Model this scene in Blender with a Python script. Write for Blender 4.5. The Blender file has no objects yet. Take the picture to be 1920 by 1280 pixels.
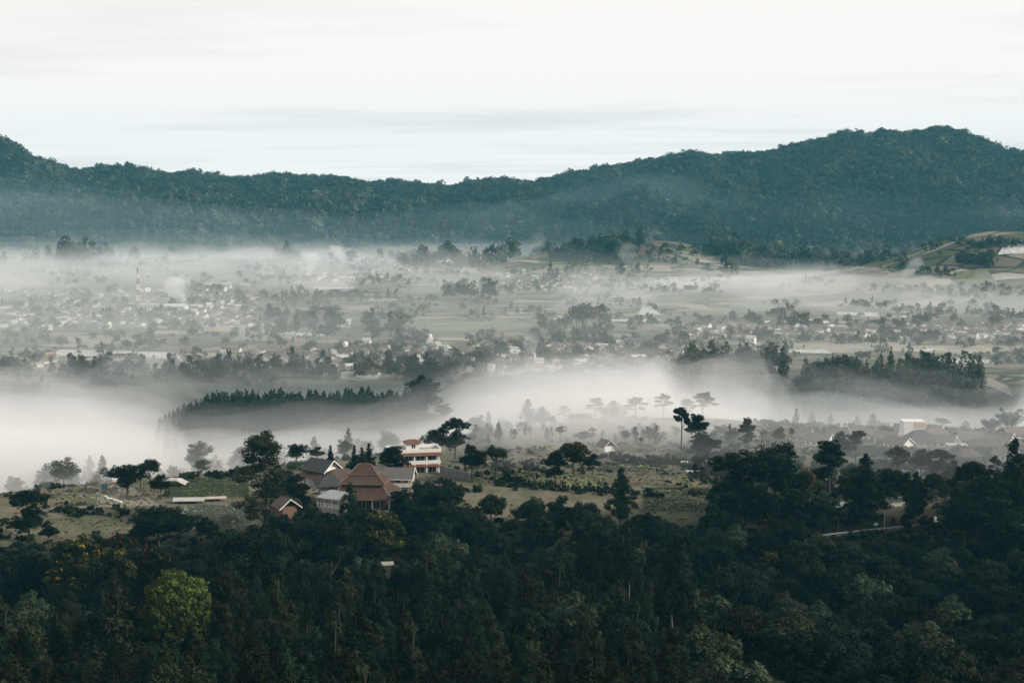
import bpy, bmesh, math, random
import numpy as np
from mathutils import Vector, Matrix
R = math.radians
SC = bpy.context.scene
COL = SC.collection
rng = np.random.default_rng(7)
random.seed(7)

# ------------------------------------------------------------------ camera, sky, sun, exposure
F, HOR, CZ = 2667.0, 350.0, 126.0            # focal length in photo pixels, horizon row, camera height above the valley floor
TILT = math.atan((640 - HOR) / F)
cam = bpy.data.cameras.new('camera'); cam.sensor_width = 36.0; cam.lens = 36.0 * F / 1920.0
cam.clip_start = 1.0; cam.clip_end = 30000.0
cob = bpy.data.objects.new('camera', cam); COL.objects.link(cob)
cob.location = (0, 0, CZ); cob.rotation_euler = (R(90) - TILT, 0, 0); SC.camera = cob

SUN_EL, SUN_AZ = R(27), R(104)               # azimuth clockwise from the view direction (+Y): the light comes from the right
w = bpy.data.worlds.new('World'); SC.world = w; w.use_nodes = True
nt = w.node_tree; nt.nodes.clear()
def N(t, kind, **kw):
    n = t.nodes.new(kind)
    for k, v in kw.items():
        if k in n.inputs.keys() if isinstance(k, str) else False: n.inputs[k].default_value = v
        else: setattr(n, k, v)
    return n
def L(t, a, b): t.links.new(a, b)
sky = N(nt, 'ShaderNodeTexSky', sky_type='NISHITA', sun_disc=False, sun_elevation=SUN_EL, sun_rotation=SUN_AZ, dust_density=3.0)
tc = N(nt, 'ShaderNodeTexCoord'); sp = N(nt, 'ShaderNodeSeparateXYZ'); L(nt, tc.outputs['Generated'], sp.inputs[0])
def M(t, op, a, b=None, c=None):
    n = t.nodes.new('ShaderNodeMath'); n.operation = op
    for i, v in enumerate((a, b, c)):
        if v is None: continue
        if hasattr(v, 'is_linked'): L(t, v, n.inputs[i])
        else: n.inputs[i].default_value = v
    return n.outputs[0]
zc = M(nt, 'MAXIMUM', sp.outputs['Z'], 0.0)
den = M(nt, 'ADD', zc, 0.035)
cx = M(nt, 'DIVIDE', sp.outputs['X'], den); cy = M(nt, 'DIVIDE', sp.outputs['Y'], den)
cmb = N(nt, 'ShaderNodeCombineXYZ'); L(nt, cx, cmb.inputs[0]); L(nt, cy, cmb.inputs[1])
mp = N(nt, 'ShaderNodeMapping'); L(nt, cmb.outputs[0], mp.inputs[0])
mp.inputs['Scale'].default_value = (0.20, 0.34, 1); mp.inputs['Location'].default_value = (3.7, 1.3, 0); mp.inputs['Rotation'].default_value = (0, 0, 0.12)
nz = N(nt, 'ShaderNodeTexNoise'); L(nt, mp.outputs[0], nz.inputs['Vector'])
nz.inputs['Scale'].default_value = 1.0; nz.inputs['Detail'].default_value = 6; nz.inputs['Roughness'].default_value = 0.55
cr = N(nt, 'ShaderNodeValToRGB'); L(nt, nz.outputs['Fac'], cr.inputs[0])
cr.color_ramp.elements[0].position = 0.34; cr.color_ramp.elements[0].color = (0.0, 0.0, 0.0, 1)
cr.color_ramp.elements[1].position = 0.52; cr.color_ramp.elements[1].color = (1, 1, 1, 1)
# high overcast: bright cloud sheet, thinner blue-grey streaks, brighter towards the zenith
lum = M(nt, 'MULTIPLY_ADD', zc, -5.0, 10.8)
white = N(nt, 'ShaderNodeMix', data_type='RGBA'); L(nt, cr.outputs[0], white.inputs[0])
white.inputs['A'].default_value = (0.885, 0.835, 0.815, 1); white.inputs['B'].default_value = (1.045, 0.987, 0.953, 1)
cloud = N(nt, 'ShaderNodeMix', data_type='RGBA', blend_type='MULTIPLY'); cloud.inputs[0].default_value = 1
lc = N(nt, 'ShaderNodeCombineXYZ'); [L(nt, lum, lc.inputs[i]) for i in range(3)]
L(nt, white.outputs['Result'], cloud.inputs['A']); L(nt, lc.outputs[0], cloud.inputs['B'])
mix = N(nt, 'ShaderNodeMix', data_type='RGBA'); mix.inputs[0].default_value = 0.97
L(nt, sky.outputs[0], mix.inputs['A']); L(nt, cloud.outputs['Result'], mix.inputs['B'])
bg = N(nt, 'ShaderNodeBackground'); L(nt, mix.outputs['Result'], bg.inputs[0]); bg.inputs[1].default_value = 0.1
wo = N(nt, 'ShaderNodeOutputWorld'); L(nt, bg.outputs[0], wo.inputs[0])

sd = bpy.data.lights.new('sun', 'SUN'); sd.energy = 4.3; sd.angle = R(6); sd.color = (1.0, 0.93, 0.83)
so = bpy.data.objects.new('sun', sd); COL.objects.link(so)
sdir = Vector((math.sin(SUN_AZ) * math.cos(SUN_EL), math.cos(SUN_AZ) * math.cos(SUN_EL), math.sin(SUN_EL)))
so.rotation_euler = (-sdir).to_track_quat('-Z', 'Y').to_euler(); so.location = (0, 0, 400)
vs = SC.view_settings; SC.display_settings.display_device = 'sRGB'
vs.view_transform = 'Standard'; vs.look = 'None'; vs.gamma = 1.0; vs.use_curve_mapping = False; vs.exposure = 0.0
cy_ = SC.cycles
cy_.max_bounces = 8; cy_.diffuse_bounces = 2; cy_.glossy_bounces = 1; cy_.transmission_bounces = 2; cy_.volume_bounces = 5; cy_.transparent_max_bounces = 8
cy_.use_adaptive_sampling = True; cy_.adaptive_threshold = 0.02
cy_.use_denoising = True; cy_.denoiser = 'OPENIMAGEDENOISE'; cy_.sample_clamp_indirect = 4.0
cy_.caustics_reflective = False; cy_.caustics_refractive = False

# ------------------------------------------------------------------ numpy noise
def _hash(ix, iy, s):
    h = (ix.astype(np.int64) * 374761393 + iy.astype(np.int64) * 668265263 + s * 974711) & 0xFFFFFFFF
    h = ((h ^ (h >> 13)) * 1274126177) & 0xFFFFFFFF
    return ((h ^ (h >> 16)) & 0xFFFF) / 65535.0
def vnoise(x, y, s=0):
    x = np.asarray(x, float); y = np.asarray(y, float)
    ix, iy = np.floor(x), np.floor(y); fx, fy = x - ix, y - iy
    fx = fx * fx * (3 - 2 * fx); fy = fy * fy * (3 - 2 * fy)
    a, b = _hash(ix, iy, s), _hash(ix + 1, iy, s); c, d = _hash(ix, iy + 1, s), _hash(ix + 1, iy + 1, s)
    return (a + (b - a) * fx) * (1 - fy) + (c + (d - c) * fx) * fy
def fbm(x, y, s=0, o=4):
    t = 0; a = 1; n = 0
    for i in range(o):
        t = t + a * (vnoise(x * 2 ** i, y * 2 ** i, s + i) - 0.5); n += a; a *= 0.5
    return t / n * 2
def sstep(a, b, x):
    t = np.clip((np.asarray(x, float) - a) / (b - a), 0, 1); return t * t * (3 - 2 * t)

# ------------------------------------------------------------------ terrain: height as a function of place (polar table + noise)
UC = np.array([-300, 0, 240, 480, 720, 840, 960, 1100, 1240, 1340, 1500, 1600, 1750, 1920, 2200], float)
VT = {1900: [500, 500, 500, 498, 497, 495, 502, 508, 498, 502, 510, 514, 516, 516, 516],
      2100: [470, 470, 472, 470, 478, 480, 480, 480, 466, 478, 495, 502, 505, 490, 470],
      2300: [440, 445, 450, 445, 455, 458, 458, 455, 438, 420, 438, 455, 465, 460, 440],
      2500: [408, 414, 428, 424, 434, 440, 434, 424, 412, 398, 410, 420, 430, 436, 414],
      2700: [362, 374, 400, 398, 404, 412, 404, 396, 392, 394, 382, 374, 380, 394, 378],
      3000: [258, 273, 326, 338, 345, 362, 350, 330, 309, 302, 288, 264, 255, 294, 310]}
RIMU = [-300, 0, 300, 450, 700, 850, 960, 1050, 1350, 1500, 1920, 2200]; RIMR = [478, 482, 492, 500, 522, 540, 578, 600, 610, 595, 600, 600]
RG = np.arange(0, 8001, 5.0)
def _column(u, i):
    rim = float(np.interp(u, RIMU, RIMR))
    r = [0, 10, 40, 100, 150, 190, 250, 300, 350, 385, 412, 430, rim, rim + 40, rim + 95, rim + 140, 850, 930, 985, 1030, 1150, 1400, 1700]
    z = [124, 122, 100, 66, 51, 41, 31, 22, 17, 19, 26, 29.5, 30, 14, -14, -24, -25, -19, 0, 2, 2, 8, 14]
    for k, v in VT.items():
        r.append(k); z.append(CZ - (v[i] - HOR) / F * k)
    zr = z[-1]
    r += [3060, 3500, 4500, 8000]; z += [zr - 3, zr - 70, 50, 40]
    return np.interp(RG, r, z)
_T = np.stack([_column(u, i) for i, u in enumerate(UC)], 1)
_k = np.exp(-0.5 * (np.arange(-8, 9) / 3.0) ** 2); _k /= _k.sum()
for j in range(_T.shape[1]):
    p = np.pad(_T[:, j], 8, mode='edge'); _T[:, j] = np.convolve(p, _k, mode='valid')
UF = np.arange(-300, 2201, 20.0)
TT = np.stack([np.interp(UF, UC, _T[k]) for k in range(len(RG))], 0)
for k in range(len(RG)):                       # smooth across azimuth
    p = np.pad(TT[k], 2, mode='edge'); TT[k] = np.convolve(p, np.ones(5) / 5, mode='valid')
SKY_U = [-300, 0, 40, 90, 110, 150, 200, 240, 300, 380, 460, 520, 600, 680, 740, 800, 840, 870, 930, 1000, 1060, 1120, 1200, 1280, 1360, 1430, 1500, 1540, 1580, 1620, 1650, 1700, 1750, 1790, 1820, 1860, 1920, 2200]
SKY_V = [235, 262, 275, 297, 301, 314, 307, 313, 321, 326, 331, 325, 328, 336, 342, 345, 353, 348, 329, 336, 325, 310, 298, 289, 288, 283, 270, 257, 243, 256, 247, 251, 239, 244, 262, 281, 296, 310]
_d = CZ - (np.interp(UF, SKY_U, SKY_V) + 18.0 - HOR) / F * 3000 - TT[600]
TT = TT + (sstep(2640, 2985, RG) * (1 - sstep(3010, 3300, RG)))[:, None] * _d[None, :]
def polar(x, y):
    x = np.asarray(x, float); y = np.asarray(y, float)
    r = np.hypot(x, y); u = 960 + F * np.where(y > 0.05, x / np.maximum(y, 0.05), np.sign(x) * 9) * 1.0
    return r, np.clip(u, -300, 2200)
def H(x, y):
    x = np.asarray(x, float); y = np.asarray(y, float)
    r, u = polar(x, y)
    ri = np.clip(r / 5.0, 0, len(RG) - 1.001); ui = (u + 300) / 20.0; ui = np.clip(ui, 0, len(UF) - 1.001)
    a, b = ri.astype(int), ui.astype(int); fr, fu = ri - a, ui - b
    z = (TT[a, b] * (1 - fr) + TT[a + 1, b] * fr) * (1 - fu) + (TT[a, b + 1] * (1 - fr) + TT[a + 1, b + 1] * fr) * fu
    z = z + 13.0 * np.exp(-((r - 850) / 45.0) ** 2) * sstep(250, 400, u) * (1 - sstep(800, 900, u))       # the pine ridge in the fog valley
    far = sstep(1950, 2500, r)
    z = z + fbm(x / 90, y / 90, 3) * (0.8 + 1.5 * sstep(900, 1300, r)) * sstep(20, 120, r) * (1 - sstep(400, 430, r) * (1 - sstep(560, 620, r)) * 0.85)
    rid = 1 - 2 * np.abs(fbm(x / 330, y / 800, 11, 4))
    z = z + far * (1 - sstep(2850, 2990, r)) * (rid - 0.55) * 48
    for (su, sa, sw) in ((60, 26, 50), (250, 18, 45), (430, 40, 60), (610, 20, 45), (790, 22, 45), (930, 38, 55), (1085, 26, 45), (1340, 84, 70), (1500, 26, 42), (1600, 56, 60), (1800, 34, 45), (1960, 30, 50)):   # spurs coming down towards the plain
        cu = su + 45 * np.sin(r / 170.0 + su); z = z + 1.7 * sa * (np.exp(-((u - cu) / sw) ** 2) - 0.22) * sstep(2000, 2300, r) * (1 - sstep(2400, 2640, r))
    z = z + far * fbm(x / 120, y / 120, 21, 3) * 7
    # terraced knolls below the hills
    for (ku, kr, kh, sx, sy) in ((1235, 2080, 34, 95, 110), (1880, 1640, 62, 150, 120), (1290, 1500, 5, 60, 60), (575, 2200, 14, 60, 60), (1060, 1900, 22, 80, 80), (700, 1500, 6, 90, 90)):
        kx = (ku - 960) / F * kr; z = z + kh * np.exp(-((x - kx) / sx) ** 2 - ((y - kr) / sy) ** 2)
    return z
# photo pixel -> ray -> ground
ct, st = math.cos(TILT), math.sin(TILT)
def ray(u, v):
    a, b = (np.asarray(u, float) - 960) / F, (np.asarray(v, float) - 640) / F
    d = np.stack([a, ct - b * st, -st - b * ct], -1); return d / np.hypot(d[..., 0], d[..., 1])[..., None]     # per metre of ground distance
_RS = np.concatenate([np.arange(60, 700, 1.0), np.arange(700, 3400, 3.0)])
def ground_at(u, v):
    d = ray(u, v); x, y, z = (d[..., i, None] * _RS for i in range(3)); z = z + CZ
    hit = H(x, y) > z; k = np.where(hit.any(-1), hit.argmax(-1), len(_RS) - 1); r = _RS[k]
    return d[..., 0] * r, d[..., 1] * r
def at_r(u, r):
    d = ray(u, 640); return float(d[0] * r), float(d[1] * r)
def pix(x, y, z):
    z = z - CZ; dep = y * ct - z * st; up = y * st + z * ct
    return 960 + F * x / dep, 640 - F * up / dep

# ------------------------------------------------------------------ mesh helpers
def mesh(name, verts, faces, mats=(), mi=None, tint=None, smooth=False):
    me = bpy.data.meshes.new(name); verts = np.asarray(verts, np.float32)
    if isinstance(faces, np.ndarray):
        n, k = faces.shape
        me.vertices.add(len(verts)); me.vertices.foreach_set('co', verts.ravel())
        me.loops.add(n * k); me.loops.foreach_set('vertex_index', faces.astype(np.int32).ravel())
        me.polygons.add(n); me.polygons.foreach_set('loop_start', np.arange(0, n * k, k, dtype=np.int32))
    else:
        me.from_pydata(verts.tolist(), [], [list(map(int, f)) for f in faces])
    for m in mats: me.materials.append(m)
    if mi is not None: me.polygons.foreach_set('material_index', np.asarray(mi, np.int32))
    if smooth: me.polygons.foreach_set('use_smooth', np.ones(len(me.polygons), bool))
    if tint is not None:
        a = me.attributes.new('tint', 'FLOAT', 'POINT'); a.data.foreach_set('value', np.asarray(tint, np.float32))
    me.update(calc_edges=True); return me
def obj(name, me, parent=None, loc=None, rotz=0.0, scale=None, link=True, **props):
    o = bpy.data.objects.new(name, me)
    if link: COL.objects.link(o)
    if parent is not None: o.parent = parent
    if loc is not None: o.location = loc
    if rotz: o.rotation_euler = (0, 0, rotz)
    if scale is not None: o.scale = (scale,) * 3 if not hasattr(scale, '__len__') else scale
    for k, v in props.items():
        if v is not None: o[k] = v
    return o

# ------------------------------------------------------------------ materials
def mat(name):
    m = bpy.data.materials.new(name); m.use_nodes = True; return m, m.node_tree, m.node_tree.nodes['Principled BSDF']
def ramp(t, src, stops, interp='LINEAR'):
    n = t.nodes.new('ShaderNodeValToRGB'); n.color_ramp.interpolation = interp; e = n.color_ramp.elements
    while len(e) < len(stops): e.new(0.5)
    for i, (p, c) in enumerate(stops): e[i].position = p; e[i].color = (*c, 1)
    L(t, src, n.inputs[0]); return n.outputs[0]
def mixc(t, f, a, b, blend='MIX'):
    n = t.nodes.new('ShaderNodeMix'); n.data_type = 'RGBA'; n.blend_type = blend
    for s, v in ((n.inputs[0], f), (n.inputs['A'], a), (n.inputs['B'], b)):
        if hasattr(v, 'is_linked'): L(t, v, s)
        else: s.default_value = v if not hasattr(v, '__len__') else ((*v, 1) if len(v) == 3 else v)
    return n.outputs['Result']
def noise(t, scale, detail=3, vec=None, rough=0.5, out='Fac'):
    n = t.nodes.new('ShaderNodeTexNoise'); n.inputs['Scale'].default_value = scale; n.inputs['Detail'].default_value = detail; n.inputs['Roughness'].default_value = rough
    if vec is None:
        g = t.nodes.new('ShaderNodeNewGeometry'); vec = g.outputs['Position']
    L(t, vec, n.inputs['Vector']); return n.outputs[out]
def attr(t, name):
    n = t.nodes.new('ShaderNodeAttribute'); n.attribute_name = name; return n
def pos(t): return t.nodes.new('ShaderNodeNewGeometry').outputs['Position']
def foliage(name, dark, light, accent=None, rand=0.45, at=0.80):
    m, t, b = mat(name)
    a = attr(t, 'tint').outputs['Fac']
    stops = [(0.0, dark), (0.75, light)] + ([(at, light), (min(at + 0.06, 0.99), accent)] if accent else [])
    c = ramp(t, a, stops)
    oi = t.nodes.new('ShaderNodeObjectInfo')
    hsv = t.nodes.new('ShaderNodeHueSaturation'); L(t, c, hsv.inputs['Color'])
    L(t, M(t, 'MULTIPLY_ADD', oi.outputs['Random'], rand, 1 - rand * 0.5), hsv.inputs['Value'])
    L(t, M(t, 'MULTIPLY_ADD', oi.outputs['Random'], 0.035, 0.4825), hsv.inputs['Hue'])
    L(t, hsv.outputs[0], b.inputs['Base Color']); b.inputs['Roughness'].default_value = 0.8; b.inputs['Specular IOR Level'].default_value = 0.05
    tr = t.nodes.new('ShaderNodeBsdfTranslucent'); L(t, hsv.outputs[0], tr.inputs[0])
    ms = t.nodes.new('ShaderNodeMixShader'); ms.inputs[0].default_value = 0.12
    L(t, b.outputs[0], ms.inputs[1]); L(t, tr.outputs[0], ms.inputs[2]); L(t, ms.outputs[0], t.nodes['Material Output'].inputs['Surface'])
    return m
def plain(name, col, rough=0.7, var=0.25, scale=0.6, spec=0.3):
    m, t, b = mat(name)
    n = noise(t, scale, 5)
    L(t, mixc(t, n, tuple(x * (1 - var) for x in col), tuple(min(1, x * (1 + var)) for x in col)), b.inputs['Base Color'])
    b.inputs['Roughness'].default_value = rough; b.inputs['Specular IOR Level'].default_value = spec
    return m

# ------------------------------------------------------------------ ground sheet
az_in = np.arange(-27, 27.001, 0.13); az_out = np.concatenate([np.arange(-180, -27, 3.0), az_in, np.arange(30, 180, 3.0)])
AZ = np.radians(az_out)
RR = np.concatenate([[1.5, 5, 10, 20, 30], np.arange(40, 400, 6.0), np.arange(400, 620, 3.0), np.arange(620, 1000, 6.0), np.arange(1000, 2000, 8.0), np.arange(2000, 3100, 12.0), [3150, 3250, 3400, 3700, 4200, 4700]])
A, RRR = np.meshgrid(AZ, RR); X, Y = RRR * np.sin(A), RRR * np.cos(A); Z = H(X, Y)
nr, na = X.shape
V = np.concatenate([np.stack([X.ravel(), Y.ravel(), Z.ravel()], 1), [[0, 0, float(H(0.0, 0.0))]]])
i, j = np.meshgrid(np.arange(nr - 1), np.arange(na), indexing='ij'); j2 = (j + 1) % na
Fq = np.stack([i * na + j, i * na + j2, (i + 1) * na + j2, (i + 1) * na + j], -1).reshape(-1, 4)[:, ::-1]
cf = np.stack([np.full(na, nr * na), np.arange(na), (np.arange(na) + 1) % na], 1)[:, ::-1]
m, t, b = mat('ground_soil_and_crops')
P = pos(t)
sep = t.nodes.new('ShaderNodeSeparateXYZ'); L(t, P, sep.inputs[0])
rr = t.nodes.new('ShaderNodeVectorMath'); rr.operation = 'LENGTH'
fl = t.nodes.new('ShaderNodeCombineXYZ'); L(t, sep.outputs[0], fl.inputs[0]); L(t, sep.outputs[1], fl.inputs[1]); L(t, fl.outputs[0], rr.inputs[0])
rad = rr.outputs['Value']
def mr(t, v, a, b_):
    n = t.nodes.new('ShaderNodeMapRange'); n.interpolation_type = 'SMOOTHSTEP'; L(t, v, n.inputs[0]); n.inputs[1].default_value = a; n.inputs[2].default_value = b_; return n.outputs[0]
# crop plots: long cells with their own colour and dark banks between them
warp = t.nodes.new('ShaderNodeVectorMath'); warp.operation = 'MULTIPLY_ADD'
L(t, noise(t, 0.004, 2, out='Color'), warp.inputs[0]); warp.inputs[1].default_value = (60, 60, 0); L(t, fl.outputs[0], warp.inputs[2])
mpg = t.nodes.new('ShaderNodeMapping'); L(t, warp.outputs[0], mpg.inputs[0]); mpg.inputs['Scale'].default_value = (0.021, 0.055, 1); mpg.inputs['Rotation'].default_value = (0, 0, 0.25)
vo = t.nodes.new('ShaderNodeTexVoronoi'); vo.inputs['Scale'].default_value = 1; L(t, mpg.outputs[0], vo.inputs['Vector'])
ve = t.nodes.new('ShaderNodeTexVoronoi'); ve.feature = 'DISTANCE_TO_EDGE'; ve.inputs['Scale'].default_value = 1; L(t, mpg.outputs[0], ve.inputs['Vector'])
vs_ = t.nodes.new('ShaderNodeSeparateColor'); L(t, vo.outputs['Color'], vs_.inputs[0])
plots = ramp(t, vs_.outputs[0], [(0.0, (0.085, 0.09, 0.055)), (0.16, (0.19, 0.165, 0.12)), (0.32, (0.12, 0.13, 0.07)), (0.46, (0.25, 0.215, 0.165)), (0.6, (0.15, 0.125, 0.095)), (0.74, (0.21, 0.20, 0.13)), (0.84, (0.07, 0.08, 0.045)), (0.93, (0.36, 0.33, 0.29))], 'CONSTANT')
bank = M(t, 'LESS_THAN', ve.outputs['Distance'], 0.06)
plots = mixc(t, bank, plots, (0.035, 0.045, 0.025))
wv = t.nodes.new('ShaderNodeTexWave'); wv.inputs['Scale'].default_value = 0.22; wv.inputs['Distortion'].default_value = 2.0; wv.inputs['Detail'].default_value = 1
wvm = t.nodes.new('ShaderNodeMapping'); L(t, fl.outputs[0], wvm.inputs[0]); wvm.inputs['Rotation'].default_value = (0, 0, 1.25); L(t, wvm.outputs[0], wv.inputs['Vector'])
plots = mixc(t, M(t, 'MULTIPLY', wv.outputs['Fac'], 0.35), plots, (0.04, 0.045, 0.028))
# plateau fields: dry stubble and vegetable rows
pl = ramp(t, noise(t, 0.035, 6, rough=0.62), [(0.36, (0.12, 0.115, 0.075)), (0.47, (0.21, 0.18, 0.135)), (0.56, (0.10, 0.105, 0.06)), (0.66, (0.165, 0.15, 0.105))])
rowm = t.nodes.new('ShaderNodeMapping'); L(t, fl.outputs[0], rowm.inputs[0]); rowm.inputs['Rotation'].default_value = (0, 0, -0.5)
rw = t.nodes.new('ShaderNodeTexWave'); rw.inputs['Scale'].default_value = 0.32; rw.inputs['Distortion'].default_value = 3.5; rw.inputs['Detail'].default_value = 2; L(t, rowm.outputs[0], rw.inputs['Vector'])
pl = mixc(t, M(t, 'MULTIPLY', rw.outputs['Fac'], 0.22), pl, (0.045, 0.055, 0.028))
pl = mixc(t, M(t, 'MULTIPLY', noise(t, 0.9, 3), 0.5), pl, (0.045, 0.05, 0.03))
wood = ramp(t, noise(t, 0.05, 4), [(0.35, (0.016, 0.024, 0.014)), (0.65, (0.035, 0.04, 0.02))])
xy = M(t, 'DIVIDE', sep.outputs[0], sep.outputs[1]); shf = M(t, 'MULTIPLY', mr(t, xy, 0.12, 0.17), 24.0)
bank_c = ramp(t, noise(t, 0.3, 4), [(0.4, (0.012, 0.013, 0.009)), (0.6, (0.030, 0.026, 0.018))])
c = mixc(t, mr(t, M(t, 'SUBTRACT', rad, shf), 406, 424), mixc(t, mr(t, xy, 0.12, 0.17), wood, bank_c), pl)
slope_f = M(t, 'MULTIPLY', mr(t, rad, 560, 600), M(t, 'SUBTRACT', 1.0, mr(t, rad, 960, 985)))
c = mixc(t, slope_f, c, wood)
c = mixc(t, mr(t, rad, 960, 985), c, plots)
hz_ = mr(t, M(t, 'ADD', sep.outputs[2], M(t, 'MULTIPLY', noise(t, 0.006, 3), 60)), 62, 82)
c = mixc(t, M(t, 'MULTIPLY', hz_, mr(t, rad, 1900, 2100)), c, wood)
L(t, c, b.inputs['Base Color']); b.inputs['Roughness'].default_value = 0.95; b.inputs['Specular IOR Level'].default_value = 0.1
me = bpy.data.meshes.new('ground')
allf = [tuple(f) for f in Fq.tolist()] + [tuple(f) for f in cf.tolist()]
me.from_pydata(V.tolist(), [], allf); me.materials.append(m); me.polygons.foreach_set('use_smooth', np.ones(len(me.polygons), bool))
obj('ground', me, kind='structure')

# ------------------------------------------------------------------ foliage builders
def leaves(r_, cen, rad_, n, size, up=0.35, jit=0.6, shell=0.55, asp=0.6, tint_c=None, tip=0.0):
    """n leaf-sized faces scattered through the ellipsoids (cen, rad_): leaf centres, a face each, a tint each"""
    cen = np.asarray(cen, float); rad_ = np.asarray(rad_, float)
    if rad_.ndim == 1: rad_ = np.repeat(rad_[:, None], 3, 1)
    wgt = (rad_[:, 0] * rad_[:, 1] * rad_[:, 2]) ** (2 / 3); k = r_.choice(len(cen), n, p=wgt / wgt.sum())
    d = r_.normal(size=(n, 3)); d /= np.linalg.norm(d, axis=1)[:, None]
    q = shell + (1 - shell) * r_.random(n) ** 0.7; q *= 1 + 0.12 * r_.normal(size=n)
    p = cen[k] + d * q[:, None] * rad_[k]
    nn = d / rad_[k]; nn /= np.linalg.norm(nn, axis=1)[:, None]
    nn = nn + np.array([0, 0, up]) + jit * r_.normal(size=(n, 3)); nn /= np.linalg.norm(nn, axis=1)[:, None]
    a = np.cross(nn, r_.normal(size=(n, 3))); a /= np.linalg.norm(a, axis=1)[:, None] + 1e-9; b_ = np.cross(nn, a)
    s = size * (0.6 + 0.8 * r_.random(n))[:, None]
    v = np.stack([p - a * s, p - b_ * s * asp, p + a * s, p + b_ * s * asp], 1).reshape(-1, 3)
    tc_ = r_.random(len(cen)) if tint_c is None else np.asarray(tint_c)
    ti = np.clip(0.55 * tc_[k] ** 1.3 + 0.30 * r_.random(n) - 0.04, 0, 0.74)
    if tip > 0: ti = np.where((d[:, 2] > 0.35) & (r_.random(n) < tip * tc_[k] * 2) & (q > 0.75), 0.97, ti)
    return v, np.arange(4 * n).reshape(-1, 4), np.repeat(ti, 4)
def tube(pts, rads, k=6):
    pts = np.asarray(pts, float); n = len(pts); vs2, fs = [], []
    for i in range(n):
        d = pts[min(i + 1, n - 1)] - pts[max(i - 1, 0)]; d = d / (np.linalg.norm(d) + 1e-9)
        a = np.cross(d, [0.31, 0.95, 0.1]); a /= np.linalg.norm(a) + 1e-9; b_ = np.cross(d, a)
        for j in range(k):
            an = 2 * math.pi * j / k; vs2.append(pts[i] + rads[i] * (a * math.cos(an) + b_ * math.sin(an)))
    for i in range(n - 1):
        for j in range(k): fs.append((i * k + j, i * k + (j + 1) % k, (i + 1) * k + (j + 1) % k, (i + 1) * k + j))
    return np.array(vs2), np.array(fs)
class MB:
    """collects several shapes into ONE mesh"""
    def __init__(s): s.v, s.f, s.m, s.t, s.n = [], [], [], [], 0
    def add(s, v, f, mi=0, t=None):
        v = np.asarray(v, float); s.v.append(v); s.f += [tuple(int(x) + s.n for x in q) for q in f]; s.m += [mi] * len(f)
        s.t.append(np.full(len(v), 0.4) if t is None else np.asarray(t)); s.n += len(v); return s
    def box(s, x0, x1, y0, y1, z0, z1, mi=0):
        v = [(x, y, z) for z in (z0, z1) for y in (y0, y1) for x in (x0, x1)]
        return s.add(v, [(0, 2, 3, 1), (4, 5, 7, 6), (0, 1, 5, 4), (1, 3, 7, 5), (3, 2, 6, 7), (2, 0, 4, 6)], mi)
    def tube(s, pts, rads, k=6, mi=0): v, f = tube(pts, rads, k); return s.add(v, f.tolist(), mi)
    def mesh(s, name, mats, smooth=False): return mesh(name, np.concatenate(s.v), s.f, mats, s.m, np.concatenate(s.t), smooth)
def crown_mesh(name, m, *a, **k):
    v, f, ti = leaves(*a, **k); return mesh(name, v, f, [m], None, ti)

# hill-forest tree masses: low counts of faces, many instances
MF_HILL = [foliage('hill_leaf_blue', (0.004, 0.011, 0.009), (0.060, 0.080, 0.046), rand=0.9), foliage('hill_leaf_olive', (0.012, 0.018, 0.010), (0.15, 0.15, 0.085), rand=0.9)]
MB_BARK = plain('bark', (0.045, 0.036, 0.028), 0.9, 0.4, 2.0)
MB_PALE = plain('pale_bark', (0.27, 0.25, 0.22), 0.8, 0.3, 2.0)
def small_tree(i, kind, m, bark, nleaf=150, H_=1.0):
    r_ = np.random.default_rng(100 + i)
    fine = nleaf > 200
    if kind == 'round':
        m_ = 15 if fine else 7; c, q = [(0, 0, 0.6)], [(0.24, 0.24, 0.22)]; th = 0.45
        for k in range(m_):
            a = 2.399 * k + r_.random(); d = 0.12 + 0.24 * r_.random(); z = 0.36 + 0.5 * r_.random() * (1.15 - d * 1.3); w_ = (0.09 + 0.09 * r_.random()) * (1.0 if fine else 1.35); c.append((d * math.cos(a), d * math.sin(a), z)); q.append((w_, w_, w_ * 0.85))
    elif kind == 'tall':
        c, q = [], []; th = 0.5
        for z in np.linspace(0.3, 0.93, 12 if fine else 7):
            w_ = (0.07 + 0.06 * r_.random()) * (1.25 - 0.5 * z) * (1.0 if fine else 1.35); c.append((0.09 * r_.normal(), 0.09 * r_.normal(), z)); q.append((w_ * 1.2, w_ * 1.2, w_))
    else:
        zz = np.linspace(0.16, 0.97, 16); c = [(0.012 * r_.normal(), 0.012 * r_.normal(), z) for z in zz]; q = [(max(0.012, (0.235 + 0.07 * r_.random()) * (1.0 - z) ** 0.85),) * 2 + (0.045,) for z in zz]; th = 0.3
    if kind == 'cone': nleaf = int(nleaf * 1.4)
    mb = MB(); v, f, ti = leaves(r_, np.array(c), np.array(q), nleaf, (0.036 if kind == 'cone' else 0.048) * (1.0 if fine else 1.7), up=0.3, jit=0.25, shell=0.72); mb.add(v, f.tolist(), 0, ti)
    mb.tube([(0, 0, -0.06), (0.005, 0, 0.3), (0, 0.004, th + 0.25)], [0.022, 0.016, 0.006], 4, 1)
    return mb.mesh('tree_%s' % kind, [m, bark])
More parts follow.
